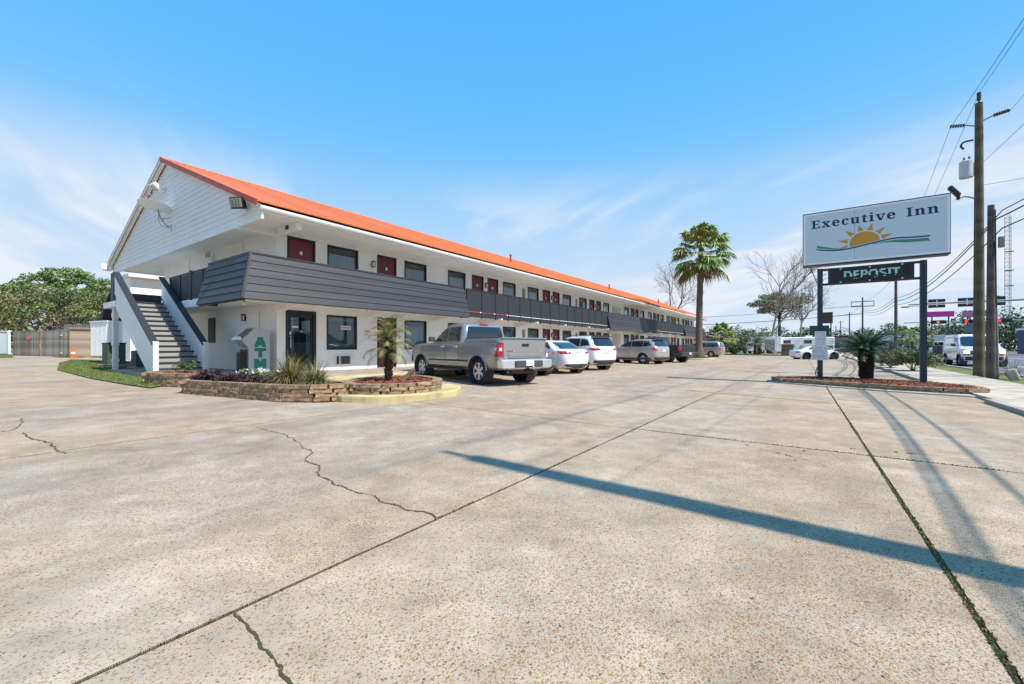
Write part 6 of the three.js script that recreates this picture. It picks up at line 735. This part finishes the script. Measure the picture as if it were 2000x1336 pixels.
// ---------- behind the motel, left ----------
{
  const gy = groundY, plankG = [1, 2, 3].map((s) => { const g = new THREE.BoxGeometry(0.135, 1.9, 0.022, 1, 4, 1).translate(0, 0.95, 0), p = g.attributes.position; for (let i = 0; i < p.count; i++) if (p.getY(i) > 1.85) p.setY(i, p.getY(i) + (vn(s * 3, p.getX(i) * 20, 0, s) - 0.5) * 0.05); return metreUV(g); }), pm = [[0.68, 0.64, 0.6], [0.55, 0.51, 0.48], [0.78, 0.68, 0.58], [0.5, 0.4, 0.32]].map((c) => std({ map: woodTex, bumpMap: woodBump, bumpScale: 0.006, roughness: 0.95, color: rgb(...c) }));
  const fence = (label, a, b, hs, seed) => { const L = Math.hypot(b[0] - a[0], b[1] - a[1]), n = Math.round(L / 0.142), t = Math.atan2(-(b[1] - a[1]), b[0] - a[0]), o = thing('board_fence', label, 'fence', [a[0], gy(a[0]), a[1]], t), r = rng(seed); for (let i = 0; i < n; i++) { const m = mesh('fence_board', plankG[(r() * 3) | 0], pm[(r() * 4) | 0], o); m.position.set(i * L / n + 0.07, -0.02 - r() * 0.04, (r() - 0.5) * 0.012); m.scale.y = hs * (0.99 + r() * 0.03); m.rotation.z = (r() - 0.5) * 0.012; } for (const y of [0.4, 1.5]) mesh('rail', rbox(L, 0.09, 0.04, L / 2, y * hs, -0.035, 0.005), pm[1], o); for (let x = 0.1; x < L; x += 2.4) mesh('post', rbox(0.1, 1.9 * hs, 0.1, x, 0.95 * hs, -0.1, 0.01), pm[1], o); return o; };
  const f = fence('weathered grey board fence behind the lawn', [-49.4, -4.2], [-42.7, -7.0], 1.0, 31); const sg = mesh('pink_sign', new THREE.CylinderGeometry(0.28, 0.28, 0.02, 24).rotateX(Math.PI / 2).scale(1, 0.55, 1).translate(1.7, 1.35, 0.03), std({ color: rgb(0.6, 0.16, 0.2), roughness: 0.6 }), f); sg.userData.label = 'small pink oval sign on the fence'; for (const y of [0.2, 1.5]) mesh('hinge', rbox(0.2, 0.06, 0.03, 5.0, y, 0.03, 0.01), M.whitePaint, f); mesh('gate_post', rbox(0.12, 1.95, 0.06, 2.9, 0.95, 0.03, 0.01), std({ map: woodTex, color: rgb(0.7, 0.55, 0.4), roughness: 0.9 }), f);
  fence('taller board fence standing behind the weathered fence', [-54, -7.5], [-43, -10.5], 1.35, 32);
  const wf = thing('vinyl_fence', 'white panel fence with lattice top at the lot edge', 'fence', [-58, gy(-58), -0.5], Math.atan2(3.6, 8.6)); for (let i = 0; i < 40; i++) { const m = mesh('panel_board', shared('vb', () => rbox(0.225, 1.5, 0.03, 0, 0.8, 0, 0.006)), M.whitePaint, wf); m.position.x = i * 0.231 + 0.1; } for (let x = 0; x < 9.4; x += 2.3) mesh('post', rbox(0.13, 1.8, 0.13, x, 0.9, 0.03, 0.01), M.whitePaint, wf); mesh('top_rail', rbox(9.4, 0.08, 0.05, 4.7, 1.74, 0, 0.01), M.whitePaint, wf); for (let i = 0; i < 60; i++) mesh('lattice_strip', shared('ls', () => box(0.03, 0.24, 0.012).rotateZ(0.7)), M.whitePaint, wf).position.set(i * 0.155 + 0.1, 1.63, i % 2 ? 0.008 : -0.008);
  const c = thing('storage_container', 'white corrugated storage container beside the rear of the motel', 'container', [-41.3, gy(-41) + 0.02, -8.55], 0.2); mesh('shell', rbox(2.4, 2.45, 2.3, 0, 1.28, 0, 0.02), M.white, c); for (let i = 0; i < 13; i++) mesh('rib', shared('rib', () => rbox(0.03, 2.3, 0.09, 0, 1.28, 0, 0.012)), M.white, c).position.set(1.2, 0, -1.05 + i * 0.175); for (let i = 0; i < 13; i++) mesh('rib', shared('rib2', () => rbox(0.09, 2.3, 0.03, 0, 1.28, 0, 0.012)), M.white, c).position.set(-1.05 + i * 0.175, 0, 1.15); mesh('roof_edge', rbox(2.5, 0.1, 2.4, 0, 2.52, 0, 0.02), M.trim, c); mesh('skid', [rbox(2.3, 0.1, 0.1, 0, 0.02, 1, 0.01), rbox(2.3, 0.1, 0.1, 0, 0.02, -1, 0.01)], M.plastic, c);
  const g = thing('plywood_gate', 'bare plywood gate panel leaning between fence and container', 'gate', [-42.3, gy(-42), -6.75], 1.28); mesh('sheet', metreUV(rbox(1.15, 2.1, 0.03, 0, 1.06, 0, 0.005)), std({ map: woodTex, color: rgb(0.78, 0.62, 0.47), roughness: 0.9 }), g); mesh('brace', rbox(1.1, 0.1, 0.05, 0, 1.95, 0.03, 0.01), M.plastic, g);
  const cone = thing('traffic_cone', 'orange traffic cone in front of the plywood gate', 'traffic cone', [-41.0, gy(-41) + 0.03, -6.15]); mesh('cone', cyl(0.17, 0.03, 0.68, 0, 0.03, 0, 18), std({ color: rgb(0.75, 0.12, 0.02), roughness: 0.6 }), cone); mesh('base', rbox(0.4, 0.04, 0.4, 0, 0.02, 0, 0.01), std({ color: rgb(0.7, 0.1, 0.02), roughness: 0.7 }), cone); mesh('band', cyl(0.125, 0.1, 0.11, 0, 0.27, 0, 18), M.whitePaint, cone);
  const w = thing('rear_wing', 'plain white rear wing with pale eave seen above the stairs', 'building', [-37, gy(-37), -15]); mesh('wall', metreUV(span(-0.8, 1, 0, 5.3, -7, 7)), M.white, w); mesh('eave', metreUV(span(-1.3, 1.5, 5.3, 5.5, -7.4, 7.2)), M.siding, w); mesh('conduit', bar([1.04, 0, 4.2], [1.04, 5.2, 4.2], 0.04), M.galv, w);
  const pine = [[0.17, 0.24, 0.06], [0.2, 0.26, 0.075], [0.12, 0.19, 0.05]], olive = [[0.15, 0.18, 0.055], [0.21, 0.18, 0.075], [0.11, 0.145, 0.045]];
  const grp = 'trees beyond the back fence';
  leafyTree('pine_tree', 'tall rounded pine above the board fence, highest of its group', [-72, gy(-72), -9.9], 9.8, 4.2, 601, { col: pine, leaves: 6500, size: 0.15, trunkH: 0.5, group: grp, flat: 0.42, blobs: 34, br: 0.15 }); leafyTree('pine_tree', 'pine tree standing behind the storage container', [-66.5, gy(-66), -12.8], 7.9, 3.0, 602, { col: pine, leaves: 4500, size: 0.13, trunkH: 0.5, group: grp, flat: 0.42, blobs: 30, br: 0.15 }); leafyTree('pine_tree', 'pine tree on the far side of the tallest pine', [-78, gy(-78), -7.2], 8.2, 3.4, 603, { col: pine, leaves: 5000, size: 0.15, trunkH: 0.45, group: grp, flat: 0.42, blobs: 30, br: 0.15 });
  leafyTree('oak_tree', 'brownish oak thicket behind the board fence', [-61, gy(-61), -8.0], 6.2, 4.0, 604, { col: olive, leaves: 6000, size: 0.12, trunkH: 0.12, group: grp }); leafyTree('oak_tree', 'low olive oak behind the white fence', [-64, gy(-64), -3.4], 6.0, 3.6, 605, { col: olive, leaves: 6000, size: 0.12, trunkH: 0.12, group: grp }); leafyTree('oak_tree', 'dense oak beside the container, partly behind the stairs', [-58, gy(-58), -12.4], 6.0, 3.6, 606, { col: olive, leaves: 8000, size: 0.12, trunkH: 0.12, group: grp }); leafyTree('oak_tree', 'wide oak at the end of the white fence', [-68, gy(-68), 1.5], 6.6, 4.2, 607, { col: pine, leaves: 9000, size: 0.13, trunkH: 0.15, group: grp }); leafyTree('oak_tree', 'tangled oak far behind the taller fence', [-75, gy(-75), -15], 7.6, 5.0, 608, { col: olive, leaves: 9000, size: 0.14, trunkH: 0.15, group: grp });
}
// ---------- far end of the lot ----------
{
  grassPatch([[-14, -66], [-5, -68], [0.5, -69], [1, -74], [-6, -75], [-15, -71]], 6000, 67, 'grass strip at the far end of the lot', 0.12).position.y = 0.02;
  fanPalm('fan_palm', 'short bushy fan palm by the far hedge', [-11.6, 0.1, -70], 2.9, 2.5, 701, 40);
  { const o = thing('feather_palm', 'spreading date palm with dark trunk at the far lot edge', 'palm', [-6.9, 0.05, -71]), r = rng(702), q = [], c = []; mesh('trunk', ringTrunk(1.5, 0.42, 0.5, 30, 0.5, 44), std({ map: barkTex, roughness: 1, color: rgb(0.14, 0.09, 0.07) }), o); for (let k = 0; k < 60; k++) { const u = k / 60; pinnate(q, c, V(0, 1.6, 0), k * 2.4, lerp(1.4, -0.2, u) + (r() - 0.5) * 0.2, 2.3 + r() * 0.5, 1.3, 0.42, 26, 0.02, u > 0.5 ? [0.14, 0.12, 0.05] : [0.1, 0.13, 0.045], r, 0.35); } mesh('crown', quads(q, c), M.leaf, o); }
  const hedge = [[0.04, 0.065, 0.022], [0.055, 0.085, 0.03]]; shrub('round_hedge', 'round dark hedge beside the short fan palm', [-9.4, 0.05, -69], 2.6, 2.0, 703, { col: hedge, n: 4000, size: 0.08, blobs: 10, group: 'far hedges' }); shrub('round_hedge', 'dark hedge behind the beige minivan', [-11.6, 0.05, -67.5], 2.6, 1.9, 704, { col: hedge, n: 4000, size: 0.08, blobs: 10, group: 'far hedges' });
  bareTree('tall bare sycamore with pale bark beyond the lot', [-6.4, 0, -88], 17.5, 711, 'bare winter trees'); bareTree('smaller bare tree next to the tall sycamore', [-2.4, 0, -93], 13.5, 712, 'bare winter trees'); bareTree('bare tree showing above the motel roof', [-23, 0, -84], 15.0, 713, 'bare winter trees', M.bark);
  leafyTree('pine_tree', 'flat-topped pine behind the bare sycamore', [-6.0, 0, -102], 12.2, 5.4, 714, { col: [[0.17, 0.16, 0.07], [0.12, 0.15, 0.06], [0.2, 0.16, 0.09]], leaves: 5200, size: 0.2, trunkH: 0.6, flat: 0.45, r0: 0.028 });
  const rv = thing('travel_trailer', 'long white travel trailer parked past the lot', 'trailer', [-1.6, 0.02, -90], 0.1); mesh('body', rbox(8.2, 2.3, 2.3, 0, 1.75, 0, 0.18, 3), M.white, rv); mesh('stripe', rbox(7.6, 0.3, 0.02, 0, 1.3, 1.155, 0.005), std({ color: rgb(0.15, 0.2, 0.27), roughness: 0.5 }), rv); for (const x of [-2.6, 0.4, 2.4]) { mesh('window', rbox(1.1, 0.6, 0.02, x, 2.1, 1.158, 0.006), M.darkGlass, rv); } mesh('door', rbox(0.7, 1.8, 0.02, -1.1, 1.6, 1.158, 0.005), M.trim, rv); for (const x of [-0.5, 0.5]) mesh('wheel', cyl(0.35, 0.35, 0.2, 0, 0, 0, 16).rotateX(Math.PI / 2).translate(x, 0.35, 0.9), M.tyre, rv); mesh('roof_unit', rbox(1.0, 0.3, 0.8, 0.6, 3.02, 0, 0.06), M.whitePaint, rv);
  const rv2 = thing('box_truck', 'white box trailer with open grey doorway behind the date palm', 'trailer', [-7.2, 0.02, -88], 0.05); mesh('box', rbox(4.6, 2.6, 2.4, 0, 1.7, 0, 0.05), M.white, rv2); mesh('doorway', rbox(1.5, 1.9, 0.03, 0.6, 1.5, 1.205, 0.005), std({ color: rgb(0.2, 0.24, 0.28), roughness: 0.6 }), rv2); for (const x of [-0.5, 1.7]) mesh('door_post', rbox(0.1, 2.6, 0.08, x, 1.65, 1.24, 0.01), M.whitePaint, rv2); for (const x of [-0.6, 0.5]) mesh('wheel', cyl(0.42, 0.42, 0.24, 0, 0, 0, 16).rotateX(Math.PI / 2).translate(x, 0.4, 1.0), M.tyre, rv2);
  const bin = thing('wooden_enclosure', 'brown wooden bin enclosure at the far lot edge', 'enclosure', [-3.2, 0.02, -70.5], 0.15); mesh('side', metreUV(rbox(1.35, 1.5, 1.3, 0, 0.75, 0, 0.02)), std({ map: woodTex, color: rgb(0.42, 0.31, 0.22), roughness: 0.9 }), bin); mesh('lid', rbox(1.5, 0.1, 1.45, 0, 1.54, 0, 0.02), M.bark, bin);
  const bld = (label, x, z, w, h, d, wall, roof, seed, gable) => { const o = thing('low_building', label, 'building', [x, 0, z]); mesh('wall', metreUV(span(-w / 2, w / 2, 0, h, -d / 2, d / 2)), wall, o); if (gable) mesh('roof', prism([[-w / 2 - 0.5, h], [w / 2 + 0.5, h], [0, h + gable]], d + 1).translate(0, 0, -d / 2 - 0.5), roof, o); else mesh('roof', span(-w / 2 - 0.2, w / 2 + 0.2, h, h + 0.35, -d / 2 - 0.2, d / 2 + 0.2), roof, o); for (let i = 0; i < Math.floor(w / 3.2); i++) { const p = part('window', o); mesh('frame', span(-w / 2 + 0.8 + i * 3.2, -w / 2 + 2.8 + i * 3.2, 0.9, 2.3, d / 2 + 0.001, d / 2 + 0.06), M.trim, p); mesh('pane', span(-w / 2 + 0.9 + i * 3.2, -w / 2 + 2.7 + i * 3.2, 1.0, 2.2, d / 2 + 0.061, d / 2 + 0.07), M.darkGlass, p); } return o; };
  const brick = std({ map: stoneTex, color: rgb(0.42, 0.16, 0.11), roughness: 0.9 }), tanW = std({ map: paintTex, color: rgb(0.55, 0.47, 0.38), roughness: 0.9 });
  bld('low house with faded red roof beyond the fan palm', -24, -124, 13, 2.9, 8, M.white, std({ color: rgb(0.52, 0.17, 0.12), roughness: 0.8 }), 1, 1.6); bld('long low tan shop row across the side street', -3, -128, 22, 3.4, 9, tanW, brick, 2); bld('far shop with dark roof right of the long shop row', 22 - 30, -150, 14, 3.2, 9, M.white, M.plastic, 3);
  const bb = (label, x, z, y0, w, h, col, legs = true) => { const o = thing('roadside_board', label, 'sign', [x, 0, z]); for (const s of [-1, 1]) mesh('leg', bar([s * w * 0.38, 0, 0], [s * w * 0.38, y0 + h * 0.9, 0], 0.12), M.poleDark, o); mesh('panel', rbox(w, h, 0.3, 0, y0 + h / 2, 0.1, 0.03), std({ map: dirtTex, color: rgb(...col), roughness: 0.6 }), o); mesh('rim', [rbox(w + 0.12, 0.1, 0.34, 0, y0 + h, 0.1, 0.02), rbox(w + 0.12, 0.1, 0.34, 0, y0, 0.1, 0.02)], M.plastic, o); return o; };
  bb('green roadside billboard behind the sign post', 0.6, -106, 3.6, 3.2, 1.9, [0.03, 0.3, 0.26]); bb('brown weathered billboard above the green one', 1.6, -110, 6.2, 2.6, 2.2, [0.28, 0.2, 0.16]);
}
// ---------- the junction down the road ----------
{
  const sigM = std({ color: rgb(0.02, 0.03, 0.035), roughness: 0.5 }), red = std({ color: rgb(0.6, 0.02, 0.02), emissive: rgb(1, 0.03, 0.06), emissiveIntensity: 1.6, roughness: 0.4 }), amber = std({ color: rgb(0.5, 0.15, 0.02), emissive: rgb(1, 0.25, 0.02), emissiveIntensity: 0.6, roughness: 0.4 });
  const g = thing('signal_gantry', 'near grey signal mast arm seen from behind over the road', 'traffic signal', [33, -0.03, -65]); mesh('mast', cyl(0.22, 0.16, 6.6, 0, 0, 0, 14), M.galv, g); mesh('arm', bar([0, 6.1, 0], [-24.5, 6.0, 0], 0.14, 0.07, 12), M.galv, g); for (const x of [-22.2, -19.9, -17.8, -12, -8]) { const h = part('signal_head', g); for (const y of [6.32, 5.72]) mesh('back_plate', rbox(1.35, 0.34, 0.1, x, y, 0.0, 0.02), sigM, h); mesh('bracket', rbox(0.08, 0.7, 0.05, x, 6.05, 0.09, 0.01), M.whitePaint, h); }
  const f = thing('signal_gantry', 'far signal mast arm with glowing red lamps', 'traffic signal', [46, -0.03, -112]); mesh('mast', cyl(0.24, 0.18, 7.2, 0, 0, 0, 14), M.galv, f); mesh('arm', bar([0, 5.95, 0], [-32, 5.95, 0], 0.16, 0.08, 12), M.galv, f); for (const [x, m] of [[-27.2, amber], [-23.0, red], [-18.9, red], [-11.5, red]]) { const h = part('signal_head', f); mesh('housing', rbox(2.1, 0.66, 0.2, x, 5.95, 0.25, 0.05), sigM, h); mesh('lamp', cyl(0.22, 0.22, 0.05, 0, 0, 0, 18).rotateX(Math.PI / 2).translate(x - 0.55 + (m === amber ? 0.5 : 0), 5.95, 0.36), m, h); for (const dx of m === amber ? [-0.55, 0.55] : [0, 0.6]) mesh('dark_lamp', cyl(0.22, 0.22, 0.05, 0, 0, 0, 18).rotateX(Math.PI / 2).translate(x + dx, 5.95, 0.355), M.black, h); } mesh('street_sign', rbox(2.6, 0.7, 0.06, -5.5, 5.3, 0.2, 0.02), std({ color: rgb(0.0, 0.16, 0.1), roughness: 0.5 }), f);
  const lamp = (x, z, h, label, s = 1) => { const o = thing('street_lamp', label, 'street lamp', [x, -0.03, z], 0, 'street lamps at the junction'); mesh('post', cyl(0.12, 0.07, h, 0, 0, 0, 10), M.galv, o); mesh('arm', tube([[0, h - 0.1, 0], [s * 0.6, h + 0.15, 0], [s * 1.6, h + 0.1, 0]], 0.05, 12, 6), M.galv, o); mesh('head', rbox(0.8, 0.16, 0.3, s * 1.9, h + 0.06, 0, 0.05), M.plastic, o); };
  lamp(17.2, -82, 7.8, 'street lamp rising behind the work van'); lamp(28, -97, 8.6, 'street lamp to the road side of the wooden poles', 1); lamp(11.8, -78, 6.6, 'thin lamp post beside the right sign post', -1);
  const sgn = (label, x, z, y, w, h, col, post = true) => { const o = thing('shop_sign', label, 'sign', [x, -0.03, z]); mesh('post', [bar([-w * 0.3, 0, 0], [-w * 0.3, y, 0], 0.12), bar([w * 0.3, 0, 0], [w * 0.3, y, 0], 0.12)], M.poleDark, o); mesh('panel', rbox(w, h, 0.3, 0, y + h / 2, 0, 0.06), std({ color: rgb(...col), roughness: 0.5 }), o); mesh('border', [rbox(w + 0.1, 0.08, 0.34, 0, y, 0, 0.02), rbox(w + 0.1, 0.08, 0.34, 0, y + h, 0, 0.02)], M.plastic, o); return o; };
  sgn('bright pink shop sign beyond the signal arm', 22.5, -132, 8.0, 4.4, 1.1, [0.75, 0.03, 0.3]); sgn('pink and grey shop sign next to the bright pink one', 29.5, -140, 8.2, 4.0, 1.3, [0.55, 0.2, 0.32]); sgn('arched blue-grey roadside sign above the work van', 20.0, -92, 3.4, 3.3, 1.1, [0.12, 0.18, 0.22]); sgn('turquoise board below the arched sign', 20.2, -93, 2.0, 2.4, 0.8, [0.02, 0.5, 0.45]);
  const shop = (label, x, z, w, h, col, aw) => { const o = thing('shop_building', label, 'shop', [x, 0, z]); mesh('wall', metreUV(span(-w / 2, w / 2, 0, h, -5, 5)), std({ map: paintTex, color: rgb(...col), roughness: 0.9 }), o); mesh('parapet', span(-w / 2 - 0.15, w / 2 + 0.15, h, h + 0.4, -5.15, 5.15), M.trim, o); for (let i = 0; i < Math.floor(w / 3); i++) { const p = part('shop_window', o); mesh('pane', span(-w / 2 + 0.4 + i * 3, -w / 2 + 2.8 + i * 3, 0.4, 2.4, 5.001, 5.05), M.darkGlass, p); mesh('awning', prism([[0, 0], [0.9, -0.5], [0.9, -0.56], [0, -0.1]], 2.6).rotateY(-Math.PI / 2).translate(-w / 2 + 2.9 + i * 3, 3.0, 5.06), std({ color: rgb(...aw), roughness: 0.8 }), p); } };
  shop('dark shop with red awnings across the road', 38, -112, 16, 4.2, [0.12, 0.1, 0.2], [0.45, 0.05, 0.08]); shop('grey shop with a pink awning behind the yucca', 56, -104, 14, 4.6, [0.3, 0.28, 0.34], [0.55, 0.14, 0.2]); shop('white shop far beyond the sago palm', 23, -160, 20, 4.0, [0.7, 0.7, 0.68], [0.2, 0.25, 0.3]);
  { const pav = thing('pavilion', 'hipped grey pavilion roof on posts beyond the road', 'pavilion', [47, 0, -128]); mesh('roof', new THREE.ConeGeometry(5, 2.2, 4).rotateY(Math.PI / 4).translate(0, 9.8, 0), M.galv, pav); for (const [a, b] of [[-2.6, -2.6], [2.6, -2.6], [-2.6, 2.6], [2.6, 2.6]]) mesh('post', cyl(0.2, 0.2, 8.8, a, 0, b, 8), M.whitePaint, pav); }
  const tw = thing('lattice_tower', 'slender lattice radio tower far beyond the poles', 'tower', [92, 0, -372]); const H = 78, W = 1.25; for (const [a, b] of [[-1, -0.6], [1, -0.6], [0, 1]]) mesh('leg', bar([a * W, 0, b * W], [a * W, H, b * W], 0.12, 0.12, 6), M.galv, tw); const br = []; for (let y = 1.5; y < H; y += 2.6) { const c = [[-W, y, -0.6 * W], [W, y, -0.6 * W], [0, y, W]]; for (let i = 0; i < 3; i++) { br.push(bar(c[i], c[(i + 1) % 3], 0.06, 0.06, 4)); br.push(bar(c[i], [c[(i + 1) % 3][0], y + 2.6, c[(i + 1) % 3][2]], 0.05, 0.05, 4)); } } const bm2 = mesh('bracing', br, M.galv, tw); for (const y of [37, 46, 57]) mesh('antenna_ring', rbox(3.6, 0.5, 0.6, 0, y, 1.2, 0.1), M.plastic, tw);
  for (const [i, [x, z]] of [[10.9, -90], [12.6, -93], [13.6, -104], [16.5, -108]].entries()) fanPalm('fan_palm', ['small roadside palm closest to the thin lamp post', 'second small roadside palm along the median', 'third small roadside palm along the median', 'small palm by the arched sign'][i], [x, -0.03, z], 3.4, 1.6, 720 + i, 26, 'small palms at the junction');
}
// ---------- distant woods ----------
{
  const col = [[0.13, 0.17, 0.09], [0.15, 0.19, 0.1], [0.17, 0.18, 0.11], [0.13, 0.17, 0.11]]; const wood = (label, a, b, n, h0, h1, leaves, seed) => { const B = [], r = rng(seed), q = [], c = []; for (let i = 0; i < n; i++) { const t = (i + r()) / n, h = lerp(h0, h1, Math.sin(t * Math.PI)) * (0.75 + r() * 0.4); for (let k = 0; k < 3; k++) B.push([lerp(a[0], b[0], t) + (r() - 0.5) * 12, h * (0.25 + 0.25 * k), lerp(a[1], b[1], t) + (r() - 0.5) * 14, h * 0.34 + 1, 0.8]); } leafCloud(q, c, B, Math.round(leaves * 1.5), 0.5, col, seed); tag(mesh('distant_woods', quads(q, c), M.leaf), label, 'woods', null, 'stuff'); };
  wood('distant green woods rising beyond the junction', [16, -210], [150, -190], 46, 7, 14, 26000, 801); wood('low distant woods beyond the far shops', [-130, -215], [12, -215], 44, 7, 10, 22000, 802); wood('woods behind the motel on the left', [-130, -90], [-115, 60], 36, 8, 12, 16000, 803); wood('woods beyond the rear of the motel', [-125, -210], [-120, -90], 30, 8, 11, 12000, 804);
}
scene.traverse((o) => { if (o.isMesh) { o.castShadow = o.receiveShadow = true; } });
renderer.render(scene, camera);
